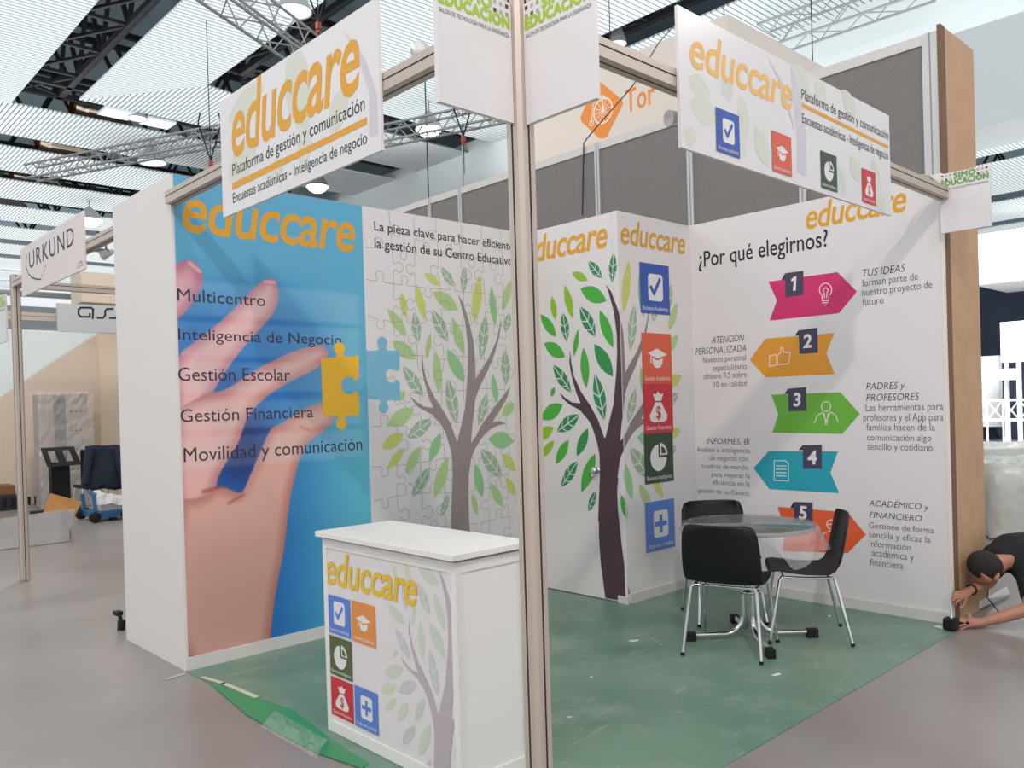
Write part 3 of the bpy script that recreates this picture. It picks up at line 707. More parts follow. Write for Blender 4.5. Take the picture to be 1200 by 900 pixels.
# ================================================================== BACK WALL MURAL
def reasons_mural():
    t = thing('reasons_mural', (L, 1.0, 1.5), 'white wall mural with five numbered coloured arrows, behind the table', 'wall mural')
    mb = MB(); PLB.poly(mb, [(-Y1, .08), (-.042, .08), (-.042, H), (-Y1, H)], PRINTW, .8); mb.build('printed_sheet', t)
    A = lambda x, y: (800+x/3.4606, 240+y/3.4606); B = lambda x, y: (780+x/2.811, 480+y/2.811)
    def tx(body, a, b, top, m_=INKG, ref='x', shear=0, bold=-.006, name='lettering', space=1.0):
        mb = MB(); PLB.text(mb, body, a, b, top, m_, ref, shear, bold, 3, space); mb.build(name, t)
    tx('educcare', A(500,92), A(908,32), A(505,30), GOLD, 'x', .2, .014, 'logo_lettering', .95)
    tx('¿Por qué elegirnos?', A(65,250), A(590,174), A(95,187), BLACK, 'P', 0, .008)
    TAG = mat('tag_slate', (66, 60, 84), .5); LINE = mat('line_white', (236, 226, 222), .5)
    def arrow(px, col, tagpx, fold, num, numc, icon):
        mb = MB(); PLB.polypx(mb, px, mat('arrow_'+str(num), col, .5), 2); ar = mb.build('printed_arrow', t)
        mb = MB(); PLB.polypx(mb, tagpx, TAG, 3); PLB.polypx(mb, fold, mat('tag_fold', (44, 38, 56), .5), 2.6); tg = mb.build('number_tag', ar)
        vs, fs = glyphs(str(num), .08, .03); c_ = PLB.px(*numc); hh = .105; k = hh/(vs[:, 1].max()-vs[:, 1].min()); ce = (vs.max(0)+vs.min(0))/2
        mb = MB()
        if num == 1: PLB.poly(mb, [(c_[0]+x*hh, c_[1]+y*hh) for x, y in ((-.10, -.5), (.12, -.5), (.20, .5), (.02, .5), (-.22, .32), (-.17, .16), (-.01, .26))], LINE, 4)
        else: mb.add([PLB.p3(c_[0]+(x-ce[0])*k, c_[1]+(y-ce[1])*k, 4) for x, y in vs], fs, LINE)
        mb.build('numeral', ar)
        mb = MB()
        for pts, cl in icon:
            for q in stroke([PLB.px(*p) for p in pts], .006, cl): PLB.poly(mb, q, LINE, 3.2)
        mb.build('line_icon', ar)
    ci = lambda f, cx, cy, rx, ry=None, a0=0, a1=2*math.pi, n=16: [f(x, y) for x, y in circle(cx, cy, rx, ry, n, a0, a1)]
    arrow([A(348,312),A(628,273),A(707,352),A(634,440),A(353,470),A(382,388)], (206, 40, 104), [A(415,278),A(490,267),A(490,365),A(417,375)], [A(415,278),A(400,305),A(416,303)], 1, A(452,320),
          [(ci(A, 580, 345, 25, 27, .75*math.pi-.2, 2.25*math.pi+.2), False), ([A(565,372),A(566,390),A(592,388),A(594,371)], False), ([A(568,398),A(590,396)], False), ([A(574,407),A(584,406)], False), (ci(A, 580, 348, 9, 11, math.pi*.8, 2.3*math.pi), False), ([A(574,358),A(576,378)], False), ([A(586,357),A(584,377)], False)])
    arrow([A(273,628),A(335,543),A(615,520),A(583,602),A(617,687),A(335,700)], (226, 152, 46), [A(470,509),A(547,498),A(549,600),A(474,605)], [A(470,509),A(455,531),A(471,529)], 2, A(506,552),
          [([A(352,612),A(379,608),A(381,650),A(352,654)], True), ([A(384,612),A(400,596),A(398,580),A(407,580),A(411,598),A(437,598),A(430,644),A(386,648)], True)])
    arrow([A(360,770),A(640,760),(1007.7,485),(987,508.5),(905,507),A(388,850)], (106, 174, 54), [A(427,746),A(500,739),A(502,835),A(430,838)], [A(427,746),A(412,768),A(428,765)], 3, A(464,790),
          [(ci(A, 582, 818, 19, 20), True), ([A(535,886),A(545,856),A(568,842),A(582,878),A(600,840),A(622,854),A(630,880)], False), ([A(575,845),A(580,890)], False), ([A(590,845),A(585,890)], False)])
    arrow([B(290,193),B(340,136),B(568,138),B(543,208),B(572,275),B(342,262)], (30, 158, 178), [B(452,117),B(515,116),B(515,195),B(453,195)], [B(452,117),B(438,134),B(452,133)], 4, B(483,157),
          [([B(358,168),B(395,168),B(405,178),B(405,235),B(358,233)], True)] + [([B(365,y),B(397,y+1)], False) for y in (185, 196, 207, 218)])
    arrow([B(368,320),B(600,338),B(660,412),B(600,473),B(385,466),B(396,395)], (232, 92, 48), [B(422,304),B(485,306),B(485,374),B(425,372)], [B(422,304),B(411,323),B(423,324)], 5, B(452,340),
          [(ci(B, 546, 378, 15), True), ([B(515,430),B(520,408),B(545,398),B(570,410),B(578,430)], False), ([B(532,378),B(560,378)], False)])
    it = dict(ref='T', shear=.2, m_=BLACK)
    tx('TUS IDEAS', A(730,290), A(903,272), A(732,263), **it)
    tx('forman parte de', A(728,330), A(955,306), A(729,313)); tx('nuestro proyecto de', A(728,369), A(1012,338), A(729,351)); tx('futuro', A(730,407), A(815,402), A(730,390))
    tx('ATENCIÓN', A(118,562), A(250,554), A(119,536), **it); tx('PERSONALIZADA', A(53,608), A(258,595), A(54,583), **it)
    tx('Nuestro personal', A(83,640), A(257,630), A(83,626)); tx('especializado', A(123,673), A(259,667), A(123,658)); tx('obtiene 9,5 sobre', A(85,706), A(260,700), A(85,692)); tx('10 en calidad', A(128,739), A(260,735), A(128,725))
    tx('PADRES y', A(745,749), A(902,746), A(746,723), **it); tx('PROFESORES', A(745,795), A(960,792), A(746,768), **it)
    tx('Las herramientas para', A(743,836), A(1057,834), A(743,818)); tx('profesores y el App para', A(733,876), A(1057,876), A(733,858))
    tx('familias hacen de la', B(662,68), B(888,70), B(662,54)); tx('comunicación algo', B(664,102), B(876,104), B(664,88)); tx('sencillo y cotidiano', B(665,132), B(880,136), B(665,118))
    tx('INFORMES, BI', B(135,112), B(278,116), B(136,94), **it)
    tx('Análisis e inteligencia', B(103,139), B(277,143), B(103,128)); tx('de negocio con', B(145,166), B(272,170), B(145,155)); tx('cuadros de mando', B(120,193), B(272,198), B(120,182))
    tx('para mejorar la', B(152,220), B(278,226), B(152,210)); tx('eficiencia en la', B(155,247), B(278,253), B(155,236)); tx('gestión de su Centro.', B(107,274), B(279,282), B(107,263))
    tx('ACADÉMICO y', B(670,318), B(868,330), B(671,298), **it); tx('FINANCIERO', B(672,356), B(845,368), B(673,336), **it)
    tx('Gestione de forma', B(671,391), B(884,406), B(671,377)); tx('sencilla y eficaz la', B(671,421), B(873,438), B(671,407)); tx('información', B(672,451), B(808,463), B(672,437))
    tx('académica y', B(680,481), B(818,499), B(680,467)); tx('financiera', B(674,512), B(783,526), B(674,498))
reasons_mural()

# ================================================================== HANGING SIGNS
def board(name, pl, h0, h1, z0, z1, label, thick=.014, m_=SIGNW, cat='sign', group=None):
    p = pl.p3((h0+h1)/2, z0, 0)
    t = thing(name, p, label, cat, group); mb = MB()
    a, b = pl.p3(h0, z0, 0), pl.p3(h1, z1, 0)
    off = Vector((thick, 0, 0)) if pl.a == 'x' else Vector((0, thick, 0))
    mb.box(a, b+off, m_); mb.build('board', t); return t
GHTR = mat('trunk_ghost', (206, 198, 206), .5)
def fascia_left():
    pl = Plane('x', -.052); h0, h1 = -2.19, -.735; z0, z1 = 2.575, 3.18
    t = board('fascia_sign', pl, h0, h1, z0, z1, 'white fascia sign hung on the left beam above the hand mural')
    f = lambda x, y: (200+x/3, y/3)
    mb = MB(); nl = 0
    for a, b, w_ in ((f(470, 480), f(420, 130), .22), (f(690, 140), f(560, 60), .0), (f(200, 430), f(330, 300), .16), (f(200, 620), f(300, 520), .2), (f(460, 620), f(480, 400), .12), (f(560, 470), f(620, 300), .14), (f(330, 640), f(400, 560), .1)):
        nl += .05
        if w_:
            q = clip(leaf(pl.px(*a), pl.px(*b), w_), h0+.01, h1-.01); q = [(y, x) for x, y in clip([(y, x) for x, y in q], z0+.01, z1-.01)]; pl.poly(mb, q, GHOST['y'], 1+nl)
    pl.poly(mb, [pl.px(*f(*q)) for q in ((610, 110), (680, 200), (725, 330), (730, 470), (700, 480), (700, 330), (660, 210))], GHTR, 1.9)
    mb.build('foliage_print', t)
    mb = MB(); pl.text(mb, 'educcare', f(217, 549), f(668, 318), f(222, 402), GOLD, shear=.2, bold=.014, layer=3, space=.95); mb.build('logo_lettering', t, label='golden italic word educcare')
    mb = MB(); pl.text(mb, 'Plataforma de gestión y comunicación', f(218, 617), f(683, 388), f(218, 578), BLACK, 'P', layer=3); mb.build('lettering', t)
    mb = MB(); pl.polypx(mb, [f(217, 645), f(690, 412), f(690, 436), f(217, 668)], GOLD, 3); mb.build('golden_rule', t)
    mb = MB(); pl.text(mb, 'Encuestas académicas - Inteligencia de negocio', f(220, 716), f(691, 500), f(220, 680), BLACK, 'E', layer=3); mb.build('lettering', t)
fascia_left()
def fascia_right():
    pl = Plane('y', -.052); h0, h1 = .85, 2.895; z0, z1 = 2.565, 3.135
    t = board('fascia_sign', pl, h0, h1, z0, z1, 'white fascia sign with four coloured icons hung on the right beam')
    f = lambda x, y: (780+x/2.857, y/2.857)
    mb = MB(); nl = 0
    for a, b, w_, kd in ((f(75, 260), f(150, 320), .10, 0), (f(80, 340), f(170, 400), .12, 0), (f(250, 320), f(275, 470), .10, 0), (f(215, 420), f(270, 520), .1, 1), (f(300, 420), f(345, 560), .12, 0), (f(195, 250), f(215, 340), .1, 1), (f(430, 210), f(480, 330), .14, 1), (f(500, 270), f(540, 350), .12, 0),
                         (f(590, 300), f(640, 400), .12, 0), (f(60, 440), f(105, 470), .08, 0), (f(620, 520), f(650, 610), .12, 0), (f(580, 560), f(600, 660), .1, 1), (f(690, 530), f(720, 640), .1, 0), (f(700, 660), f(740, 700), .1, 0)):
        A_, B_ = pl.px(*a), pl.px(*b)
        for pg in (veined(A_, B_, w_) if kd else [leaf(A_, B_, w_)]): nl += .02; pl.poly(mb, pg, GHOST['g' if kd else 'y'], 1+nl)
    pl.poly(mb, [pl.px(*f(*q)) for q in ((420, 220), (455, 330), (470, 450), (470, 590), (440, 575), (440, 440), (425, 330))], GHTR, 1.8)
    pl.poly(mb, [pl.px(*f(*q)) for q in ((340, 190), (385, 280), (430, 440), (430, 420), (395, 280))], GHTR, 1.9)
    mb.build('foliage_print', t)
    mb = MB(); pl.text(mb, 'educcare', f(82, 217), f(424, 372), f(82, 128), mat('logo_light', (236, 182, 98), .5), shear=.2, bold=.014, layer=3, space=.95); mb.build('logo_lettering', t, label='light orange word educcare')
    mb = MB(); pl.text(mb, 'Plataforma de gestión y comunicación', f(455, 328), f(745, 470), f(455, 296), BLACK, 'P', layer=3); mb.build('lettering', t)
    mb = MB(); pl.polypx(mb, [f(455, 344), f(745, 488), f(745, 498), f(455, 357)], GOLD, 3); mb.build('golden_rule', t)
    mb = MB(); pl.text(mb, 'Encuestas académicas - Inteligencia de negocio', f(457, 408), f(745, 538), f(457, 378), BLACK, 'E', layer=3); mb.build('lettering', t)
    for q, c_, k_, cap in (((165,357,243,390,248,532,170,505), 'blue', 'check', 'Encuestas académicas'), ((353,437,418,460,422,595,357,570), 'orange', 'cap', 'Gestión académica'),
                           ((517,503,570,525,574,645,520,628), 'green', 'pie', 'Business intelligence'), ((655,562,700,580,703,690,658,675), 'red', 'bag', 'Gestión financiera')):
        tile(pl, t, [f(q[i], q[i+1]) for i in (0, 2, 4, 6)], c_, k_, cap)
fascia_right()

LIME = mat('lime_green', (164, 194, 54), .5); LIMED = mat('leaf_green', (112, 158, 82), .5); PLUM = mat('plum', (96, 34, 66), .5); GREYD = mat('dot_grey', (176, 166, 172), .5); KHAKI = mat('dot_khaki', (160, 158, 108), .5)
def event_sign(pl, h0, h1, z0, z1, label, green=LIME, group=None):
    t = board('aisle_sign', pl, h0, h1, z0, z1, label, .018, SIGNW, 'sign', group)
    w = h1-h0; X = lambda a: h0+a*w; Z = lambda b: z1-b*w        # measured in sign widths from the top
    mb = MB(); pl.textm(mb, 'SIMO', X(.29), X(.72), Z(.14), .115*w, green, 'I', layer=2, space=1.1, fat=.011*w); mb.build('lettering', t, label='green word SIMO')
    mb = MB(); pl.textm(mb, 'EDUCACIÓN', X(.03), X(.97), Z(.28), .115*w, green, 'I', layer=2, space=1.1, fat=.011*w); mb.build('lettering', t, label='green word EDUCACIÓN')
    mb = MB(); pl.textm(mb, 'SALÓN DE TECNOLOGÍA PARA LA ENSEÑANZA', X(.03), X(.97), Z(.375), .045*w, INKG, 'S', layer=2); mb.build('lettering', t)
    mb = MB(); d = .042
    for gx_, in ((.03,), (.75,)):
        for i in range(3):
            for j in range(2):
                m_ = (PLUM, GREYD, KHAKI)[(i+2*j+(gx_ > .5)) % 3] if (i+j) % 2 == 0 or j else GREYD
                pl.poly(mb, [(X(gx_+i*.085), Z(.03+j*.085)), (X(gx_+i*.085+d), Z(.03+j*.085)), (X(gx_+i*.085+d), Z(.03+d+j*.085)), (X(gx_+i*.085), Z(.03+d+j*.085))], m_, 2)
    mb.build('dot_pattern', t)
    return t
pa = Plane('y', -.012); A_ = pa.px(515, 122); B_ = pa.px(607.5, 143)
event_sign(pa, A_[0], -.0405, (A_[1]+B_[1])/2, (A_[1]+B_[1])/2+.395, 'white square event sign jutting left from the corner post')
pb = Plane('x', -.012); A_ = pb.px(619, 146); B_ = pb.px(699, 114)
event_sign(pb, .0405, B_[0], (A_[1]+B_[1])/2, (A_[1]+B_[1])/2+.395, 'white square event sign jutting right from the corner post')
pc = Plane('x', L-.06); A_ = pc.px(1103, 274); B_ = pc.px(1161.5, 264)
event_sign(pc, A_[0], B_[0], (A_[1]+B_[1])/2, (A_[1]+B_[1])/2+.385, 'pale event sign at the right end of the beam, before the chipboard panel', LIMED)
pd = Plane('x', .03); A_ = pd.px(7.5, 400)
event_sign(pd, A_[0]-.42, A_[0], A_[1]-.0, A_[1]+.47, 'event sign cut by the left edge of the photo')

def urkund():
    pl = Plane('x', -.0); C_ = [pl.px(*p) for p in ((20, 288), (96, 256), (101, 317), (30, 344))]
    h0 = (C_[0][0]+C_[3][0])/2; h1 = (C_[1][0]+C_[2][0])/2; z0 = (C_[2][1]+C_[3][1])/2; z1 = (C_[0][1]+C_[1][1])/2
    t = board('fascia_sign', pl, h0, h1, z0, z1, 'pale sign reading URKUND hung on the beam at far left', .014, mat('sign_pale', (226, 212, 208), .5))
    f = lambda x, y: (x/5, 220+y/5)
    mb = MB(); pl.text(mb, 'URKUND', f(172, 455), f(435, 357), f(176, 375), BLACK, 'U', layer=2, space=1.15); mb.build('lettering', t)
    mb = MB(); pl.text(mb, 'LTS', f(455, 468), f(485, 460), f(456, 440), INKG, 'L', layer=2); mb.build('lettering', t)
    mb = MB()
    arc = [pl.px(*f(*p)) for p in ((160, 395), (152, 430), (155, 470), (168, 505), (190, 528), (220, 537), (240, 535))]
    for q in stroke(arc, .012): pl.poly(mb, q, BLACK, 2)
    for p in ((250, 520), (260, 495), (267, 468)):
        c_ = pl.px(*f(*p)); pl.poly(mb, [(c_[0]-.012, c_[1]-.006), (c_[0]+.012, c_[1]+.012), (c_[0]+.008, c_[1]+.024), (c_[0]-.014, c_[1]+.006)], INKG, 2)
    mb.build('curl_emblem', t)
urkund()

# ================================================================== COUNTER
def counter():
    x0, x1, y0, y1, ht = .11, .50, .552, 1.565, .945
    t = thing('reception_counter', ((x0+x1)/2, (y0+y1)/2, 0), 'white reception counter with icon tiles and a pale printed tree', 'counter')
    mb = MB(); mb.bevbox((x0-.032, y0-.024, ht), (x1+.02, y1+.012, ht+.026), WHITE2, .003); mb.build('worktop', t)
    mb = MB()
    z0_ = .006
    for (a, b, c_, d) in ((x0, y0, x0+.035, y0+.035), (x0, y1-.035, x0+.035, y1), (x1-.035, y0, x1, y0+.035), (x1-.035, y1-.035, x1, y1)): mb.box((a, b, z0_), (c_, d, ht-.012), WHITE2)
    for (a, b, c_, d) in ((x0+.0004, y0+.035, x0+.034, y1-.035), (x1-.034, y0+.035, x1-.0004, y1-.035), (x0+.035, y0+.0004, x1-.035, y0+.034), (x0+.035, y1-.034, x1-.035, y1-.0004)):
        mb.box((a, b, ht-.055), (c_, d, ht-.0125), WHITE2); mb.box((a, b, z0_+.0005), (c_, d, .06), WHITE2)
    mb.build('frame', t)
    mb = MB(); mb.box((x0+.006, y0+.006, ht-.0118), (x1-.006, y1-.006, ht), mat('shadow_gap', (150, 138, 128), .7)); mb.build('shadow_gap', t)
    mb = MB(); mb.box((x0+.006, y0+.035, .06), (x0+.016, y1-.035, ht-.055), PRINTW); fp = mb.build('front_panel', t)
    mb = MB(); mb.box((x0+.035, y0+.008, .06), (x1-.035, y0+.018, ht-.055), WHITE2); mb.build('side_panel', t)
    mb = MB(); mb.box((x0+.035, y1-.018, .06), (x1-.035, y1-.008, ht-.055), WHITE2); mb.build('side_panel', t)
    mb = MB(); mb.box((x0+.05, y0+.04, .30), (x1-.01, y1-.04, .32), WHITE2); mb.build('shelf', t)
    pl = Plane('x', x0+.006); f = lambda x, y: (370+x/6.667, 640+y/6.667); g = lambda x, y: (370+x/6.667, 765+y/6.667)
    q1 = lambda x, y: pl.px(*f(x, y)); q2 = lambda x, y: pl.px(*g(x, y))
    src = [c1(680,315), c2(385,90), c2(288,455), c3(672,120), c1(475,295), c3(598,252), c1(632,505), c3(598,252), c2(500, 80)]
    dst = [q1(960,185), q1(725,570), q2(670,40), q2(965,460), q1(790,155), q2(895,560), q1(920,355), q2(895, 560), q1(815, 575)]
    fx = fit([s_[0] for s_ in src], [d[0] for d in dst]); fz = fit([s_[1] for s_ in src], [d[1] for d in dst])
    low = [q2(940,560), q2(932,700), q2(928,905), (q2(928, 905)[0]-.0, .062), (q2(1050, 905)[0], .062), q2(1050,850), q2(1068,690), q2(1060,400)]
    put_tree(pl, t, PALE, mat('trunk_pale', (186, 174, 178), .5), fx, fz, -y1+.037, -y0-.037, 1, low, (.062, ht-.057))
    mb = MB(); pl.text(mb, 'educcare', f(85, 298), f(798, 452), f(95, 118), YEL, shear=.2, bold=.014, layer=9, space=.95); mb.build('logo_lettering', t, label='yellow italic word educcare')
    T4 = [((94,375,268,418,280,726,107,668), f, 'sky', 'check', 'Encuestas académicas'), ((282,425,465,465,474,792,292,742), f, 'amber', 'cap', 'Gestión Académica')]
    for q, fn, c_, k_, cap in T4: tile(pl, t, [fn(q[i], q[i+1]) for i in (0, 2, 4, 6)], c_, k_, cap)
    tile(pl, t, [f(108, 692), f(282, 745), g(293, 220), g(120, 165)], 'olive', 'pie', 'Business intelligence')
    tile(pl, t, [g(120, 182), g(293, 240), g(302, 552), g(134, 478)], 'red', 'bag', 'Gestión Financiera')
    tile(pl, t, [g(306, 252), g(487, 318), g(495, 645), g(315, 568)], 'sky', 'plus', 'Programa a medida')
counter()

# ================================================================== TABLE, CHAIRS, FILM
TC = Vector((2.765, .845, 0)); TR = .405
def meeting_table():
    t = thing('meeting_table', TC, 'round meeting table on a chrome star base, under clear film', 'table')
    top = mat('table_top', (62, 64, 66), .07, spec=.7)
    mb = MB(); mb.lathe(TC, [(0, .715), (TR-.012, .715), (TR, .721), (TR, .735), (TR-.006, .74), (0, .74)], top, 64); mb.build('tabletop', t)
    mb = MB(); mb.lathe(TC, [(0, .69), (.11, .69), (.11, .715), (0, .715)], BLKP, 24); mb.build('mounting_plate', t)
    for k in range(4):
        a = math.radians(-43.3+90*k); d = Vector((math.cos(a), math.sin(a), 0)); mb = MB()
        pts = [TC+d*.045+Vector((0, 0, .69)), TC+d*.045+Vector((0, 0, .17))]
        pts += [TC+d*(.045+.125*(1-math.cos(x)))+Vector((0, 0, .165-.125*math.sin(x))) for x in np.linspace(.1, math.pi/2, 8)]
        pts += [TC+d*.40+Vector((0, 0, .04))]
        mb.tube(pts, .0175, CHROME, 12); lg = mb.build('leg', t)
        mb = MB(); mb.bar(TC+d*.355+Vector((0, 0, .031)), TC+d*.425+Vector((0, 0, .031)), .048, .054, BLKP); mb.build('foot_cap', lg, label='black rubber foot cap')
    mb = MB(); mb.lathe(TC, [(0, .30), (.066, .30), (.066, .322), (0, .322)], CHROME, 20); mb.build('coupling', t)
meeting_table()

SHELL = mat('chair_black', (19, 19, 21), .5, spec=.35)
def make_chair(label, group):
    t = thing('shell_chair', (0, 0, 0), label, 'chair', group)
    prof = [(.225,.425),(.215,.443),(.17,.447),(.10,.437),(.02,.428),(-.07,.426),(-.14,.436),(-.185,.462),(-.212,.505),(-.226,.56),(-.238,.62),(-.25,.68),(-.262,.74),(-.27,.785),(-.273,.80)]
    wid = [.19,.212,.222,.228,.230,.230,.232,.234,.236,.236,.234,.230,.224,.205,.165]
    n = 13; vs = []
    for (x, z), w in zip(prof, wid):
        for k in range(n):
            s_ = -1+2*k/(n-1); c = abs(s_)**3
            seat = max(0, min(1, (x+.20)/.1)); back = 1-seat
            vs.append((x+.035*c*back, s_*w, z+.016*c*seat))
    m = len(prof); N = len(vs); th = .007
    vs2 = []
    for i, (x, z) in enumerate(prof):
        a, b = prof[max(i-1, 0)], prof[min(i+1, m-1)]; dx, dz = b[0]-a[0], b[1]-a[1]; l_ = math.hypot(dx, dz)
        for k in range(n):
            v = vs[i*n+k]; vs2.append((v[0]+dz/l_*(-th), v[1], v[2]+dx/l_*th))
    q = lambda i, k: i*n+k
    fs = [(q(i,k), q(i,k+1), q(i+1,k+1), q(i+1,k)) for i in range(m-1) for k in range(n-1)]
    fs += [tuple(N+a for a in f[::-1]) for f in fs]
    rim = [q(0,k) for k in range(n)]+[q(i,n-1) for i in range(1,m)]+[q(m-1,k) for k in range(n-2,-1,-1)]+[q(i,0) for i in range(m-2,0,-1)]
    fs += [(rim[i], rim[i-1], N+rim[i-1], N+rim[i]) for i in range(len(rim))]
    mb = MB(); mb.add(vs+vs2, fs, SHELL, True); mb.build('seat_shell', t)
    mb = MB()
    for y in (-.185, .185): mb.tube([(.16, y, .413), (0, y, .408), (-.15, y, .413)], .009, CHROME, 8)
    for x in (.14, -.13): mb.tube([(x, -.185, .411), (x, .185, .411)], .008, CHROME, 8)
    mb.build('seat_frame', t)
    for sx in (1, -1):
        for sy in (1, -1):
            mb = MB(); mb.tube([(sx*.15-.01*(sx<0), sy*.187, .413), (sx*.165, sy*.196, .395), (sx*.235-.015*(sx<0), sy*.232, .012)], .0105, CHROME, 10); lg = mb.build('leg', t)
            mb = MB(); mb.tube([(sx*.235-.015*(sx<0), sy*.232, .022), (sx*.237-.015*(sx<0), sy*.234, .0045)], .0125, BLKP, 10); mb.build('foot_tip', lg)
    return t
GR = 'black shell chairs around the meeting table'
ch0 = make_chair('black shell chair with its back to the viewer, nearest the table', GR)
spots = [(2.50, .825, 18.4, None), (3.06, .63, 124, 'black shell chair side-on at the right of the table, before arrow five'),
         (3.10, 1.26, 228, 'black shell chair tucked behind the table by the closet')]
for i, (x, y, a, lb) in enumerate(spots):
    o = ch0 if i == 0 else copy_tree(ch0)
    o.location = (x, y, .004); o.rotation_euler = (0, 0, math.radians(a))
    if lb: o['label'] = lb

def table_film():
    rnd = random.Random(11); t = MB(); n = 72; rings = [0, .15, .28, .36, .405, .422]
    vs = []
    ph = [rnd.uniform(0, 6.28) for _ in range(6)]
    for j, r in enumerate(rings):
        for k in range(n):
            a = 2*math.pi*k/n
            z = .7425+.004*abs(math.sin(5*a+ph[0]+j))+.004*abs(math.sin(9*a+ph[1]-2*j))*(r > .1)
            vs.append(TC+Vector((r*math.cos(a), r*math.sin(a), z)))
    def drop(a):                                   # how far the film hangs, by direction
        d = math.degrees(a) % 360
        g = lambda c, w: math.exp(-(((d-c+180) % 360-180)/w)**2)
        return .035+.20*g(262, 26)+.10*g(312, 22)+.03*g(100, 60)
    for s_ in (.35, .7, 1.0):
        for k in range(n):
            a = 2*math.pi*k/n; f_ = .5+.5*math.sin(11*a+ph[2])
            r = .424+.03*s_*f_+.06*s_*math.exp(-(((math.degrees(a) % 360)-312)/20)**2)-.05*s_*math.exp(-(((math.degrees(a) % 360)-255)/30)**2)
            vs.append(TC+Vector((r*math.cos(a), r*math.sin(a), .738-drop(a)*s_-.02*s_*math.sin(7*a+ph[3]))))
    R = len(rings)+3
    t.add(vs, [(j*n+k, j*n+(k+1) % n, (j+1)*n+(k+1) % n, (j+1)*n+k) for j in range(R-1) for k in range(n)], FILM, True)
    sk_ = t.m(mat('skirt_film', (226, 226, 224), .1, alpha=.34, bump=.7, nscale=16)); k0 = (len(rings)-1)*n
    for i_ in range(len(t.f)):
        if i_ >= k0: t.mi[i_] = sk_
    tag(t.build('plastic_film'), 'crinkled clear plastic film draped over the round table', 'plastic film')
table_film()
# ================================================================== PERSON crouching at the wall end
def skinned(name, joints, edges, mt, parent=None, root=None, sub=2, label=None):
    names = list(joints); idx = {k: i for i, k in enumerate(names)}
    me = bpy.data.meshes.new(name); me.from_pydata([joints[k][0] for k in names], [(idx[a], idx[b]) for a, b in edges], [])
    o = bpy.data.objects.new(name, me); COL.objects.link(o)
    o.modifiers.new('skin', 'SKIN'); sv = me.skin_vertices[0].data
    for i, k in enumerate(names):
        r = joints[k][1]; sv[i].radius = r if isinstance(r, tuple) else (r, r)
        sv[i].use_root = (k == (root or names[0]))
    o.modifiers['skin'].use_smooth_shade = True
    m2 = o.modifiers.new('smooth', 'SUBSURF'); m2.levels = sub; m2.render_levels = sub
    dg = bpy.context.evaluated_depsgraph_get(); dg.update()
    nm = bpy.data.meshes.new_from_object(o.evaluated_get(dg)); bpy.data.objects.remove(o)
    nm.name = name; nm.materials.clear(); nm.materials.append(mt)
    for p in nm.polygons: p.use_smooth = True; p.material_index = 0
    o = bpy.data.objects.new(name, nm); COL.objects.link(o)
    if parent: o.parent = parent; o.matrix_parent_inverse = Matrix.Translation(-world_loc(parent))
    return o
SKIN = mat('skin', (176, 122, 98), .55); TEE = mat('black_tshirt', (26, 26, 29), .9); HAIR = mat('dark_hair', (38, 30, 27), .8, bump=.6, nscale=120); JEAN = mat('dark_trousers', (44, 44, 52), .9)
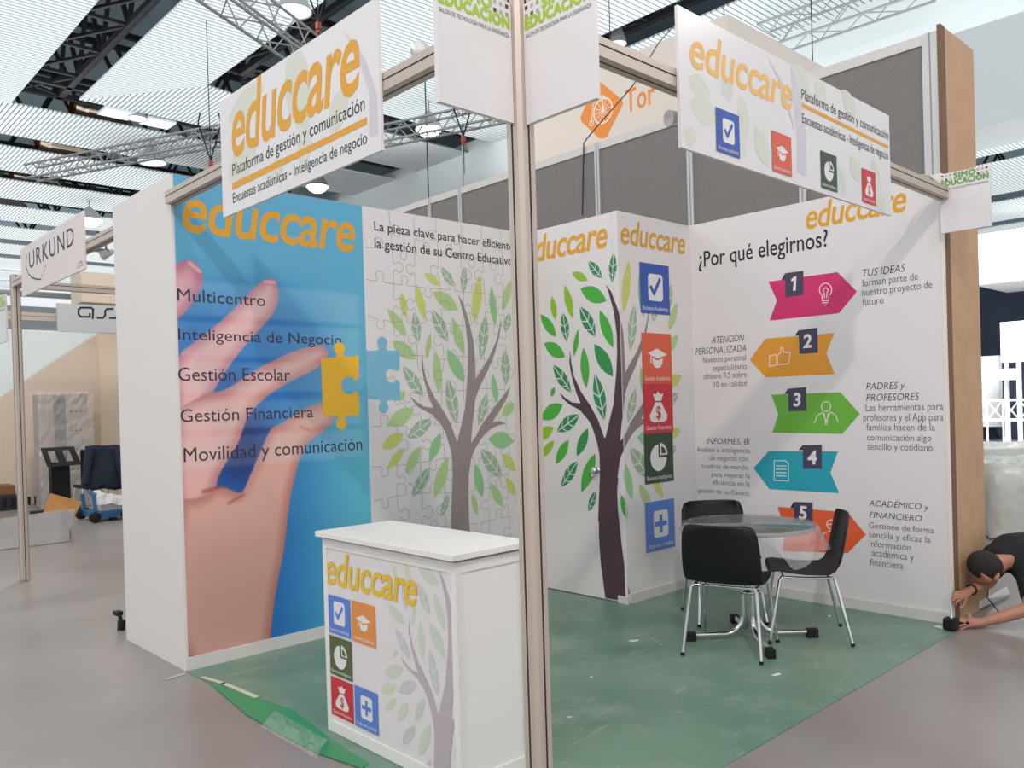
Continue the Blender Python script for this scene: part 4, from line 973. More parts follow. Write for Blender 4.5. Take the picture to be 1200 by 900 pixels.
def worker():
    P = depth
    t = thing('person', (4.5, -.25, 0), 'person in black t-shirt crouching head down at the wall end, holding a black tool', 'person')
    J = {}
    J['pelvis'] = (P(1300, 672, 5.95), (.15, .12)); J['spine'] = (P(1258, 655, 5.85), (.135, .115)); J['chest'] = (P(1215, 651, 5.72), (.15, .125))
    J['neck'] = (P(1182, 655, 5.63), .062); J['nape'] = (P(1170, 659, 5.60), .068); J['skull'] = (P(1155, 665, 5.56), .088); J['brow'] = (P(1145, 676, 5.53), .068); J['jaw'] = (P(1160, 684, 5.53), .045)
    J['shoulder_n'] = (P(1206, 676, 5.52), .066); J['elbow_n'] = (P(1207, 713, 5.36), .045); J['fore_n'] = (P(1178, 722, 5.37), .042); J['wrist_n'] = (P(1152, 729, 5.385), .029); J['palm_n'] = (P(1138, 731, 5.39), (.036, .024))
    J['shoulder_f'] = (P(1167, 650, 5.73), .072); J['elbow_f'] = (P(1160, 683, 5.68), .044); J['fore_f'] = (P(1150, 686, 5.61), .040); J['wrist_f'] = (P(1138, 691, 5.56), .029); J['palm_f'] = (P(1129, 697, 5.49), (.037, .026))
    J['hip_n'] = (P(1302, 690, 5.82), .105); J['knee_n'] = (P(1262, 728, 5.66), .068); J['ankle_n'] = (P(1335, 735, 5.80), .045); J['toe_n'] = (P(1350, 738, 5.83), .034)
    J['hip_f'] = (P(1312, 680, 6.08), .105); J['knee_f'] = (P(1270, 722, 6.05), .068); J['ankle_f'] = (P(1338, 728, 6.16), .045); J['toe_f'] = (P(1352, 731, 6.18), .034)
    E_ = [('pelvis','spine'),('spine','chest'),('chest','neck'),('neck','nape'),('nape','skull'),('skull','brow'),('skull','jaw'),('chest','shoulder_n'),('shoulder_n','elbow_n'),('elbow_n','fore_n'),('fore_n','wrist_n'),('wrist_n','palm_n'),
          ('chest','shoulder_f'),('shoulder_f','elbow_f'),('elbow_f','fore_f'),('fore_f','wrist_f'),('wrist_f','palm_f'),('pelvis','hip_n'),('hip_n','knee_n'),('knee_n','ankle_n'),('ankle_n','toe_n'),('pelvis','hip_f'),('hip_f','knee_f'),('knee_f','ankle_f'),('ankle_f','toe_f')]
    # fingers curl round the tool (near hand) and round the wall edge (far hand)
    def fingers(tagn, palm, root_px, lens, dirs):
        for i, ((u, v, tt), (d1, d2, d3)) in enumerate(zip(root_px, dirs)):
            prev = palm
            for s_, (du, dv, dt) in enumerate((d1, d2, d3)):
                u, v, tt = u+du*lens[i], v+dv*lens[i], tt+dt
                k = f'f{tagn}{i}{s_}'; J[k] = (P(u, v, tt), (.0098, .0090, .0078)[s_]); E_.append((prev, k)); prev = k
    fingers('n', 'palm_n', [(1132,725,5.37),(1131,728,5.36),(1131,732,5.355),(1132,736,5.36),(1139,724,5.41)], [1, 1.1, 1.05, .85, .9],
            [((-4,0,0),(-4,2,.0),(-1,4,.01))]*4+[((-3,-4,.0),(-4,-1,.01),(-4,1,.01))])
    fingers('f', 'palm_f', [(1124,692,5.46),(1122,696,5.45),(1122,700,5.445),(1124,704,5.45),(1131,704,5.47)], [1, 1.1, 1.0, .85, 1],
            [((-3,1,0),(-2,3,.0),(1,3.5,.01))]*4+[((-1,4,0),(-3,3,.0),(-3,2,.0))])
    skinned('body', J, E_, SKIN, t, 'pelvis', 2)
    # t-shirt: torso and sleeves grown into one garment
    mb = MB(); B_ = lambda u, v, tt: P(u, v, tt)
    def blob_tube(pts):
        for (p, r), (q, r2) in zip(pts, pts[1:]):
            n_ = max(2, int((q-p).length/.03))
            for k in range(n_+1): mb.ball(p.lerp(q, k/n_), r+(r2-r)*k/n_, TEE, 14, 9)
    up_ = Vector((0, 0, 1))
    blob_tube([(B_(1298, 668, 5.95), .165), (B_(1258, 652, 5.87), .155), (B_(1216, 649, 5.76), .160), (B_(1185, 648, 5.73), .138), (B_(1172, 654, 5.655), .088)])
    blob_tube([(B_(1185, 648, 5.73), .12), (B_(1167, 652, 5.74), .092), (B_(1164, 668, 5.73), .070)])
    blob_tube([(B_(1200, 655, 5.66), .13), (B_(1206, 674, 5.53), .085), (B_(1208, 698, 5.42), .066)])
    o = mb.build('tshirt'); rm = o.modifiers.new('merge', 'REMESH'); rm.mode = 'VOXEL'; rm.voxel_size = .013; rm.use_smooth_shade = True
    sm_ = o.modifiers.new('soften', 'SMOOTH'); sm_.iterations = 8; sm_.factor = .6
    dg = bpy.context.evaluated_depsgraph_get(); dg.update(); nm = bpy.data.meshes.new_from_object(o.evaluated_get(dg)); bpy.data.objects.remove(o)
    nm.materials.clear(); nm.materials.append(TEE); nm.name = 'tshirt'
    o = bpy.data.objects.new('tshirt', nm); COL.objects.link(o); o.parent = t; o.matrix_parent_inverse = Matrix.Translation(-world_loc(t))
    Q = {k: (J[k][0], tuple(r*1.16 for r in J[k][1]) if isinstance(J[k][1], tuple) else J[k][1]*1.16) for k in ('pelvis','hip_n','knee_n','ankle_n','hip_f','knee_f','ankle_f')}
    skinned('trousers', Q, [('pelvis','hip_n'),('hip_n','knee_n'),('knee_n','ankle_n'),('pelvis','hip_f'),('hip_f','knee_f'),('knee_f','ankle_f')], JEAN, t, 'pelvis', 2)
    mb = MB()
    c = P(1154, 662.5, 5.545); R = Matrix((RGT, UPV, -FWD)).transposed() @ Matrix.Rotation(math.radians(-22), 3, 'Z')
    n, m = 22, 14; vs = []; fs = []
    for i in range(m+1):
        th = math.pi*i/m
        for k in range(n):
            ph = 2*math.pi*k/n; vs.append(c + R @ Vector((.116*math.sin(th)*math.cos(ph), .098*math.sin(th)*math.sin(ph), .095*math.cos(th))))
    fs = [(i*n+k, (i+1)*n+k, (i+1)*n+(k+1) % n, i*n+(k+1) % n) for i in range(m) for k in range(n)]
    mb.add(vs, fs, HAIR, True); mb.build('hair', t)
    mb = MB(); mb.ball(P(1168, 676, 5.47), (.016, .030, .020), SKIN, 12, 8, R); mb.build('ear', t)
    mb = MB(); w = J['wrist_f'][0]; d = (J['palm_f'][0]-w).normalized()
    mb.lathe(w-d*.012, [(.026, 0), (.037, 0), (.038, .008), (.037, .016), (.026, .016)], BLKP, 20, d); mb.build('wristband', t, label='black wristband')
worker()
def tool():
    c = depth(1115, 730, 5.36); c.z = .045
    t = thing('power_tool', (c.x, c.y, .0), 'small black power tool held against the foot of the back wall', 'tool')
    mb = MB(); mb.bevbox((c.x-.05, c.y-.04, .008), (c.x+.035, c.y+.04, .085), BLKP, .014); mb.build('body', t)
    mb = MB(); mb.tube([(c.x+.03, c.y-.02, .045), (c.x+.10, c.y-.07, .045), (c.x+.16, c.y-.12, .04)], [.022, .02, .018], BLKP, 10); mb.build('handle', t)
    mb = MB(); mb.tube([(c.x, c.y+.0, .085), (c.x, c.y+.0, .12), (c.x+.005, c.y+.01, .20)], [.012, .006, .004], CHROME, 8); mb.build('bit', t)
tool()
mb = MB(); q = [depth(1136, 722, 5.8), depth(1148, 706, 5.85), depth(1180, 688, 6.3), depth(1184, 706, 6.2), depth(1165, 716, 6.0), depth(1150, 726, 5.85)]
for p in q: p.z = max(p.z, .012)
mb.prism(q, (0, 0, .008), WHITE); tag(mb.build('white_sheet'), 'white board offcut lying behind the crouching person', 'board')
mb = MB(); mb.tube([depth(1158, 690, 5.75), depth(1157, 700, 5.7), depth(1163, 708, 5.65), depth(1170, 716, 5.6), Vector((4.36, -.13, .012)), Vector((4.25, -.12, .010))], .004, BLKP, 6)
tag(mb.build('tool_cable'), 'thin black cable curling on the floor under the crouching person', 'cable')

# ================================================================== BEHIND THE STAND: hanging fabric box with the bicycle emblem
def fabric_box():
    X0 = 6.5; a = onx(597, 150, X0); b = onx(852, 16, X0); far = ony(965, 77, b.y)
    t = thing('hanging_box_banner', (X0, (a.y+b.y)/2, 3.2), 'large cream fabric box banner with orange bicycle emblem above the grey partition', 'banner')
    mb = MB(); mb.box((X0, b.y, 3.2), (far.x, a.y, b.z), CREAM); mb.build('fabric_box', t); mb = MB()
    for x_ in (X0+.1, far.x-.1):
        for y_ in (b.y+.1, a.y-.1): mb.tube([(x_, y_, b.z-.02), (x_, y_, 8.998)], .008, DARK, 5)
    mb.build('hanger', t)
    pl = Plane('x', X0); f = lambda x, y: (660+x/5.625, 20+y/5.625); mb = MB()
    q = [pl.px(*f(*p)) for p in ((225, 425), (247, 428), (390, 548), (396, 572), (290, 785), (272, 800), (238, 800), (120, 688), (113, 664), (205, 440))]
    pl.poly(mb, q, ORANGE, 3); mb.build('emblem_ground', t, label='orange rounded diamond')
    mb = MB(); cx, cy = pl.px(*f(262, 618)); rx = abs(pl.px(*f(324, 618))[0]-cx); rz = abs(pl.px(*f(262, 536))[1]-cy)
    r = (rx+rz)/2; LW = mat('emblem_white', (240, 228, 214), .6)
    pts = circle(cx, cy, rx, rz, 28)
    for s_ in stroke(pts, .022, True): pl.poly(mb, s_, LW, 5)
    for k in range(12):
        an = math.pi*2*k/12+.1; pl.poly(mb, stroke([(cx, cy), (cx+rx*math.cos(an), cy+rz*math.sin(an))], .009)[0], LW, 5.2)
    sx, sz = pl.px(*f(188, 700))
    for s_ in stroke(circle(sx, sz, rx*.22, rz*.22, 12), .012, True): pl.poly(mb, s_, LW, 5)
    for s_ in stroke([(sx, sz)]+[pl.px(*f(*p)) for p in ((190, 640), (200, 575), (232, 535), (262, 522), (262, 618))], .013): pl.poly(mb, s_, LW, 5.4)
    for s_ in stroke([pl.px(*f(*p)) for p in ((248, 520), (275, 522))], .02): pl.poly(mb, s_, LW, 5.5)
    mb.build('bicycle_emblem', t)
    mb = MB(); pl.text(mb, 'Tor', f(412, 628), f(606, 570), f(425, 478), ORANGE, 'T', bold=.012, layer=3); mb.build('lettering', t)
fabric_box()
mb = MB(); mb.tube([onx(790, 30, 6.4), onx(772, 50, 5.9), onx(742, 100, 5.1), onx(700, 148, 4.3), onx(688, 162, GX+.05), onx(684, 168, GX-.02), onx(683.5, 200, GX-.024), onx(682.5, 252, GX-.024)], .006, BLKP, 6)
tag(mb.build('power_cable'), 'black cable running down over the grey partition past the bicycle emblem', 'cable')

# ================================================================== TRUSSES, HOISTS, LAMPS under the ceiling
def truss(a, b, s_, label):
    a, b = Vector(a), Vector(b); d = b-a; Ln = d.length; d.normalize(); sd = Vector((0, 0, 1)).cross(d).normalized(); up = Vector((0, 0, 1))
    t = thing('lighting_truss', (a+b)/2, label, 'truss', None); mb = MB()
    cor = [(-1, -1), (1, -1), (1, 1), (-1, 1)]
    for x, y in cor: mb.tube([a+sd*x*s_/2+up*y*s_/2, b+sd*x*s_/2+up*y*s_/2], .025, SILVER, 6)
    mb.build('chords', t); mb = MB(); n = int(Ln/(s_*.9))
    for i in range(n):
        p, q = a+d*Ln*i/n, a+d*Ln*(i+1)/n
        for k in range(4):
            (x0, y0), (x1, y1) = cor[k], cor[(k+1) % 4]
            if i % 2: (x0, y0), (x1, y1) = (x1, y1), (x0, y0)
            mb.tube([p+sd*x0*s_/2+up*y0*s_/2, q+sd*x1*s_/2+up*y1*s_/2], .012, SILVER, 4)
    mb.build('bracing', t); return t
tA0 = onz(36, 203, 7.0); tA1 = onz(262, 158, 7.0); dA = (tA1-tA0).normalized()
truss(tA0, tA1+dA*1.3, .30, 'silver truss under the ceiling left of the fascia sign')
tB0 = onz(448, 160, 7.0); tB1 = onz(600, 128, 7.0); dB = (tB1-tB0).normalized()
truss(tB0-dB*1.2, tB1+dB*.4, .32, 'silver truss seen between fascia sign and event sign')
tC0 = onz(252, -18, 7.0); tC1 = onz(362, 62, 7.0); dC = (tC1-tC0).normalized()
truss(tC0-dC*.8, tC1+dC*.5, .40, 'white truss overhead, running in above the fascia sign')
truss(onz(895, 48, 8.55), onz(1090, -22, 8.55), .5, 'brownish truss along the white bulkhead, upper right')
def hoist(u, v, z, label, top=None):
    p = onz(u, v, z); t = thing('chain_hoist', p, label, 'hoist')
    mb = MB(); mb.bevbox((p.x-.035, p.y-.035, p.z-.06), (p.x+.035, p.y+.035, p.z+.05), RED, .01); mb.lathe((p.x, p.y, p.z-.12), [(0, 0), (.03, .01), (.035, .04), (.015, .06)], RED, 10); mb.build('motor_body', t)
    mb = MB()
    for o_ in (-.22, .22): mb.tube([p+Vector((0, 0, .05)), p+Vector((o_*.728, -o_*.685, .75)), p+Vector((o_*.6, -o_*.5, .95))], .014, BLKP, 5)
    mb.build('sling', t)
    mb = MB(); mb.tube([p+Vector((0, 0, .05)), (p.x, p.y, 8.998)], .009, DARK, 5); mb.tube([p+Vector((0, 0, -.10)), p+Vector((0, 0, -.6))], .008, DARK, 5); mb.build('chain', t)
hoist(543, 163, 6.2, 'red chain hoist hanging under the truss right of the fascia sign')
hoist(247, 191, 6.3, 'red chain hoist just above the left fascia beam')
hoist(373, 30, 7.3, 'rust red chain hoist in the ceiling gap above the fascia sign')
for (u0, v0, u1, v1, lb) in ((497, 60, 501, 232, 'thin dark cable hanging left of the truss light'), (541, 150, 543, 222, 'pale rod hanging below the red hoist')):
    a = onz(u0, v0, 8.9); d = (a-EYE).dot(FWD); b = depth(u1, v1, d); mb = MB(); mb.tube([(a.x, a.y, 8.9985), (a.x, a.y, b.z)], .02 if u0 > 520 else .014, SILVER if u0 > 520 else DARK, 6)
    tag(mb.build('hanging_cable'), lb, 'cable')
def bay_lamp(u, v, z, r, label, on=True):
    p = onz(u, v, z); t = thing('high_bay_lamp', p, label, 'lamp', None)
    mb = MB(); mb.lathe(p, [(r, 0), (r*.97, .03), (r*.75, .2), (r*.4, .36), (r*.22, .42), (r*.12, .46), (.02, .48), (.02, 8.998-p.z if 8.4 > p.z else .9), (0, 8.999-p.z if 8.4 > p.z else .91)], SILVER, 20); mb.build('reflector', t)
    mb = MB(); mb.lathe(p, [(0, -.55*r), (r*.4, -.48*r), (r*.7, -.3*r), (r*.88, -.1*r), (r*.93, .015), (0, .02)] if on else [(0, .012), (r*.93, .012), (r*.93, .02), (0, .02)], LAMPG if on else glow('lamp_soft', (236, 244, 244), 1.1), 20); mb.build('lens', t)
bay_lamp(105, 258, 8.3, .42, 'bright round hall lamp above the URKUND sign')
bay_lamp(372, 219, 8.3, .34, 'bright round hall lamp under the fascia sign')
bay_lamp(503, 152, 8.3, .34, 'bright round hall lamp on the truss beside the event sign')
bay_lamp(178, 191, 8.35, .38, 'dim round hall lamp left of the fascia sign', False)
bay_lamp(161, 139.5, 8.9, .24, 'dim round hall lamp between two square light panels', False)
bay_lamp(724, 52, 8.9, .19, 'dim round hall lamp just over the right beam', False)
bay_lamp(345, 14, 8.38, .30, 'dim round hall lamp in the gap above the fascia sign', False)
for u, v, lb in ((137, 134, 'white square light panel left of the dim round lamp'), (185, 145, 'white square light panel right of the dim round lamp')):
    p = onz(u, v, 8.95); t = thing('fluorescent_lamp', p, lb, 'lamp'); mb = MB(); mb.box((p.x-.36, p.y-.3, p.z), (p.x+.36, p.y+.3, p.z+.06), mat('panel_housing', (220, 226, 232), .5)); mb.build('housing', t)
    mb = MB(); mb.box((p.x-.33, p.y-.27, p.z-.004), (p.x+.33, p.y+.27, p.z-.0005), glow('panel_glow', (226, 234, 242), .8)); mb.build('diffuser', t)
DUCT = mat('duct_silver', (214, 190, 170), .22, 1)
for i, (u, v, lb) in enumerate(((120, 136, 'silver air duct end in the nearest cross gap'), (76, 175, 'silver air duct end in the second cross gap'), (42, 213, 'silver air duct end in the third cross gap'), (6, 246, 'silver air duct end cut by the left edge'))):
    p = onz(u, v, 9.30); mb = MB(); prof = [(.30, 0), (.46, .25), (.44, .27), (.46, .5), (.44, .52), (.46, .8), (.44, .82), (.46, 1.1), (.3, 1.4), (0, 1.42)]
    mb.lathe((p.x-.7, p.y, p.z+.112), [(a*.8, b) for a, b in prof], DUCT, 24, (1, .1, 0)); tag(mb.build('air_duct'), lb, 'air duct')

# small spotlights clamped to the beams
def spotlight(p, aim, label, side):
    p = Vector(p); d = (Vector(aim)-p).normalized(); t = thing('spotlight', p, label, 'spotlight'); mb = MB(); s_ = Vector(side); mb.bevbox(p+s_-Vector((.03, .02, .02)), p+s_+Vector((.03, .02, .02)), mat('spot_grey', (206, 202, 198), .4), .004)
    mb.lathe(p, [(0, -.06), (.018, -.06), (.024, -.035), (.028, 0), (.036, .03), (.031, .031), (.0, .018)], mat('spot_grey', (206, 202, 198), .4), 18, d); mb.build('lamp_head', t)
    mb = MB(); mb.tube([p-d*.04, p+Vector(side)*.5+Vector((0, 0, -.02)), p+Vector(side)], .008, mat('spot_arm', (180, 174, 168), .4, .4), 8); mb.build('arm', t)
p = ony(790, 138, .10); spotlight(p, p+Vector((-1, .3, -.2)), 'grey spotlight under the right beam next to the fascia sign', (.16, -.06, .02))
p = onx(492, 60, .06); spotlight(p, p+Vector((.3, .5, .4)), 'spotlight head on top of the left beam near the event sign', (0, -.10, -.05))
p = onx(124, 298, .12); spotlight(p, p+Vector((-.5, .6, -.3)), 'small spotlight under the beam right of the URKUND sign', (-.04, -.14, .10))
p = ony(1083, 214, .02); mb = MB(); mb.tube([(L-.45, 0, ZT+.004), (L-.36, .02, ZT+.035), (L-.26, .015, ZT+.05), (L-.16, 0, ZT+.02), (L-.10, -.03, ZT-.03)], .008, mat('cable_grey', (180, 170, 162), .5), 6)
tag(mb.build('loose_cable'), 'pale loose cable curled on the right end of the beam', 'cable')

# ================================================================== LEFT BACKGROUND: neighbour stands
pl = Plane('y', 14.8); bw = mat('shaded_wall', (212, 194, 176), .75); mb = MB()
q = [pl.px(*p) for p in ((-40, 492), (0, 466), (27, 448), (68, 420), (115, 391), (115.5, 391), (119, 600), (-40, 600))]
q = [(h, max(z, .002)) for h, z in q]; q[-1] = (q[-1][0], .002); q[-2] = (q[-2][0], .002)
mb.prism([(h, 14.8, z) for h, z in q], (0, .06, 0), bw); struct(mb, 'wall_neighbour')  # shaded part of the wall, its diagonal shadow edge built as a sloped top
zz = Plane('y', 14.9).px(50, 387)[1]; mb = MB(); mb.box((-8, 14.9, 0), (q[4][0]+.02, 14.97, zz), mat('lit_wall', (222, 230, 230), .7)); struct(mb, 'wall_neighbour')  # lit part of the same wall, the light put into a paler colour
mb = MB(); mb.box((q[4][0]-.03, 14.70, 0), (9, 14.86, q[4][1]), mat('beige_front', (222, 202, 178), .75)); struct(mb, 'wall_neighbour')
pl = Plane('y', 12.6); a = pl.px(95, 318); b = pl.px(138, 356); mb = MB(); mb.box((a[0], 12.6, b[1]), (a[0]+2.4, 13.2, a[1]), BEIGE); mb.box((a[0]+1.5, 12.65, 0.003), (a[0]+1.6, 12.75, b[1]+.01), BEIGE); tag(mb.build('fascia_box'), 'beige fascia box on a leg above the grey sign, far left', 'fascia')
pl = Plane('y', 11.6); a = pl.px(67, 355); b = pl.px(136, 390.5)
t = board('fascia_sign', pl, a[0], a[0]+2.2, b[1], a[1], 'grey sign with black angular letters, left of the white end panel', .05, mat('sign_grey', (188, 188, 190), .6))
mb = MB(); f = lambda x, y: pl.px(x/5, 220+y/5)
for pts in (((543,765),(546,712),(532,703),(474,703),(460,714),(460,742),(474,756),(526,756),(526,738)), ((570,762),(604,762),(616,748),(616,722),(628,710),(662,710)), ((642,764),(676,764),(688,750),(688,724),(700,712),(734,712))):
    for q in stroke([f(*p) for p in pts], .028): pl.poly(mb, q, BLACK, 6)
mb.build('lettering', t); mb = MB(); mb.box((a[0]+1.5, 11.65, .003), (a[0]+1.57, 11.72, a[1]-.05), ALU); mb.build('leg', t)
zb_ = ony(45, 376, 11.95).z; beam('fascia_beam', (-3, 11.95), (a[0]+2.1, 11.95), 'grey beam crossing behind the grey sign, far left', (0, -1, 0), zb_+.12, zb_)
mb = MB(); mb.box((a[0]+2.05, 11.91, .003), (a[0]+2.13, 11.99, zb_), ALU); mb.build('upright', bpy.data.objects['fascia_beam.004'])
def wrapped_cabinet():
    y = 13.6; pl = Plane('y', y); a = pl.px(47, 462); b = pl.px(107, 590); x0, x1, z1 = a[0], b[0], a[1]
    t = thing('display_cabinet', ((x0+x1)/2, y, 0), 'tall grey display cabinet wrapped in clear film, far left', 'cabinet')
    G1 = mat('cabinet_grey', (166, 156, 152), .5); G2 = mat('cabinet_slate', (112, 112, 114), .5); w = x1-x0
    mb = MB(); mb.box((x0, y+.03, .01), (x1, y+.5, z1), G1); mb.build('carcass', t)
    mb = MB(); mb.box((x0+.28*w, y+.005, .01), (x0+.50*w, y+.03, z1-.03), G2); mb.build('centre_panel', t)
    mb = MB(); mb.box((x0+.52*w, y+.005, .01), (x1-.02, y+.03, z1-.02), G1)
    for k in range(5): 
        for j in range(3): mb.box((x0+(.62+.1*j)*w, y, z1*(.16+.17*k)), (x0+(.65+.1*j)*w, y+.006, z1*(.172+.17*k)), DARK)
    mb.build('door', t)
    rnd = random.Random(3); mb = MB(); nx_, nz_ = 14, 22; vs = []
    for j in range(nz_+1):
        for i in range(nx_+1): vs.append((x0-.06+(w+.12)*i/nx_, y-.05-rnd.uniform(0, .05), z1*j/nz_+(rnd.uniform(.0, .05) if j == nz_ else 0)+.01))
    mb.add(vs, [(j*(nx_+1)+i, j*(nx_+1)+i+1, (j+1)*(nx_+1)+i+1, (j+1)*(nx_+1)+i) for j in range(nz_) for i in range(nx_)], mat('wrap_film', (236, 226, 216), .15, alpha=.22), False); mb.build('film_wrap', t, label='crinkled clear film')
wrapped_cabinet()
def info_stand():
    y = 13.12; pl = Plane('y', y); X = lambda u, v: Vector((pl.px(u, v)[0], y, pl.px(u, v)[1])); c = X(70, 590)
    t = thing('lectern_stand', (c.x, y, 0), 'black lectern stand with two holes in its tilted top, before the wrapped cabinet', 'stand')
    mb = MB(); a, b = X(59, 546), X(82, 592); mb.box((a.x, y-.06, .03), (b.x, y+.12, a.z+.03), BLKP); mb.build('column', t)
    mb = MB(); a, b = X(38, 584), X(100, 596); mb.box((a.x, y-.2, .004), (b.x, y+.2, .035), BLKP); mb.build('base', t)
    q = [X(47, 525), X(86, 523), X(91, 544), X(52, 547)]
    # tilted top built of strips round its two windows
    def P_(s_, r): return q[0].lerp(q[1], s_).lerp(q[3].lerp(q[2], s_), r)+Vector((0, -.12+.0*r-.18*(r-.5), 0))
    mb = MB()
    for s0, s1, r0, r1 in ((0, 1, 0, .18), (0, 1, .78, 1), (0, .16, .18, .78), (.38, .6, .18, .78), (.82, 1, .18, .78)):
        mb.prism([P_(s0, r0), P_(s1, r0), P_(s1, r1), P_(s0, r1)], (0, .03, 0), BLKP)
    mb.build('tilted_top', t)
info_stand()
def jacket_chair():
    y = 12.2; pl = Plane('y', y); X = lambda u, v, dy=0: Vector((pl.px(u, v)[0], y+dy, pl.px(u, v)[1]))
    c = X(118, 600); t = thing('stacking_chair', (c.x, y, 0), 'chair beside the wrapped cabinet, draped with a navy jacket', 'chair'); mb = MB(); w = .27
    mb.box((c.x-w, y-.03+.02, .42), (c.x+w, y+.45, .46), BLKP); mb.build('seat', t); mb = MB(); mb.box((c.x-w, y-.01, .5), (c.x+w, y+.02, X(118, 526).z), BLKP); mb.build('backrest', t)
    for dx in (-w+.02, w-.02):
        for dy in (.0, .42): mb = MB(); mb.tube([(c.x+dx, y+dy, .44), (c.x+dx*1.1, y+dy*1.05, .005)], .014, CHROME, 8); mb.build('leg', t)
    mb = MB(); rnd = random.Random(5)
    top = [(99, 523), (110, 521.5), (122, 522), (135, 521), (143, 522)]; bot = [(94, 572), (104, 575), (118, 572), (132, 574), (144, 571)]
    vs = []; R_ = 8
    for j in range(R_+1):
        for i in range(5):
            a = X(*top[i]); b = X(*bot[i]); p = a.lerp(b, j/R_); vs.append(p+Vector((0, -.07-.04*math.sin(i*2.1+j*.7)-.06*j/R_, 0)))
    nb = len(vs); vs += [v+Vector((0, .05, 0)) for v in vs]
    fs = [(j*5+i, j*5+i+1, (j+1)*5+i+1, (j+1)*5+i) for j in range(R_) for i in range(4)]; fs += [tuple(nb+k for k in f_[::-1]) for f_ in fs]
    rim = list(range(5))+[j*5+4 for j in range(1, R_+1)]+[R_*5+i for i in range(3, -1, -1)]+[j*5 for j in range(R_-1, 0, -1)]
    fs += [(rim[i], rim[i-1], nb+rim[i-1], nb+rim[i]) for i in range(len(rim))]
    mb.add(vs, fs, NAVY, True)
    mb.tube([X(103, 526, -.10), X(99, 545, -.14), X(97, 566, -.16)], [.07, .065, .05], NAVY, 8); mb.tube([X(134, 526, -.10), X(138, 548, -.14), X(139, 568, -.16)], [.07, .065, .05], NAVY, 8)
    tag(mb.build('jacket'), 'dark navy jacket hung over a chair back, left of the white end panel', 'jacket')
jacket_chair()
def trolley():
    y = 11.3; pl = Plane('y', y); X = lambda u, v: Vector((pl.px(u, v)[0], y, pl.px(u, v)[1])); BL = mat('trolley_blue', (24, 92, 136), .45)
    a, b = X(104, 601), X(150, 611); t = thing('hand_trolley', ((a.x+b.x)/2, y, 0), 'blue hand trolley with a black wheel under the navy jacket', 'trolley')
    mb = MB(); mb.box((a.x, y-.3, b.z if b.z > .05 else .06), (b.x, y+.3, a.z+.02), BL); mb.build('platform', t)
    mb = MB(); mb.tube([(a.x+.02, y-.28, a.z), X(103, 580)+Vector((0, -.28, 0)), X(99, 574)+Vector((0, -.2, 0))], .03, BL, 8); mb.tube([(a.x+.02, y+.28, a.z), X(103, 580)+Vector((0, .28, 0))], .03, BL, 8); mb.build('handle', t)
    for dy in (-.33, .33):
        for c in (X(103, 604), X(140, 606)): mb = MB(); mb.lathe((c.x, y+dy-.03, .085), [(0, 0), (.06, 0), (.08, .01), (.08, .05), (.06, .06), (0, .06)], BLKP, 20, (0, 1, 0)); mb.build('wheel', t)
trolley()
mb = MB(); pl = Plane('y', 11.0); X = lambda u, v, dy=0: Vector((pl.px(u, v)[0], 11.0+dy, pl.px(u, v)[1])); rnd = random.Random(8); vs = []
R1, R2 = 7, 6
for j in range(R1):
    for i in range(R2): p = X(116+30*i/(R2-1), 590-14*math.sin(math.pi*j/(R1-1))*(1-.3*i/(R2-1)), .5*j/(R1-1)); vs.append(p+Vector((rnd.uniform(-.03, .03), rnd.uniform(-.03, .03), rnd.uniform(-.03, .03))))
mb.add(vs, [(j*R2+i, j*R2+i+1, (j+1)*R2+i+1, (j+1)*R2+i) for j in range(R1-1) for i in range(R2-1)], mat('film_bundle', (222, 222, 220), .15, alpha=.7)); tag(mb.build('plastic_film'), 'crumpled clear film heaped on the blue trolley', 'plastic film')
mb = MB(); a = X(121, 590, .1); pz = Plane('y', 11.3).px(104, 601)[1]+.022; mb.bevbox((a.x, 11.12, pz), (a.x+.45, 11.55, pz+.16), CARDW, .01); tag(mb.build('carton'), 'pale carton standing on the blue trolley', 'box')
def open_carton():
    y = 9.35; pl = Plane('y', y); X = lambda u, v: Vector((pl.px(u, v)[0], y, pl.px(u, v)[1])); a = X(-14, 640); b = X(83, 642); h = .145; dp = .62
    t = thing('open_carton', ((a.x+b.x)/2, y+.3, 0), 'low white carton lying open with a raised brown flap, far left floor', 'box')
    x0, x1 = a.x, b.x; th = .008; mb = MB()
    mb.box((x0, y, .004), (x1, y+dp, .012), CARDW); mb.box((x0, y, .012), (x1, y+th, h), CARDW); mb.box((x0, y+dp-th, .012), (x1, y+dp, h), CARDW); mb.box((x0, y, .012), (x0+th, y+dp, h), CARDW); mb.box((x1-th, y, .012), (x1, y+dp, h), CARDW); mb.build('tray', t)
    mb = MB(); mb.prism([(x0+.05, y, h), (x1, y, h), (x1+.06, y-.03, h+.27), (x0+.14, y-.03, h+.23)], (0, th, 0), CARDW); mb.build('flap', t)
    mb = MB(); mb.prism([(x0-.02, y+.02, h), (x0-.02, y+dp*.8, h), (x0-.22, y+dp*.8, h+.10), (x0-.22, y+.02, h+.1)], (0, 0, th), CARDW); mb.build('flap', t)
    pf = lambda u, v, dy: Vector((Plane('y', y+dy).px(u, v)[0], y+dy, Plane('y', y+dy).px(u, v)[1]))
    mb = MB(); mb.prism([pf(48, 610, .35), pf(84, 612, .42), pf(96, 588, .5), pf(59, 578, .5)], (0, .012, 0), CARD); mb.build('flap', t, label='brown cardboard flap')
open_carton()
pl = Plane('y', 14.2); a = pl.px(-16, 571); b = pl.px(18.5, 588); mb = MB(); mb.bevbox((a[0], 14.2, .26), (b[0], 14.7, a[1]), mat('brown_carton', (128, 86, 58), .8), .01); tag(mb.build('carton'), 'brown carton at the left edge on a black crate', 'box')
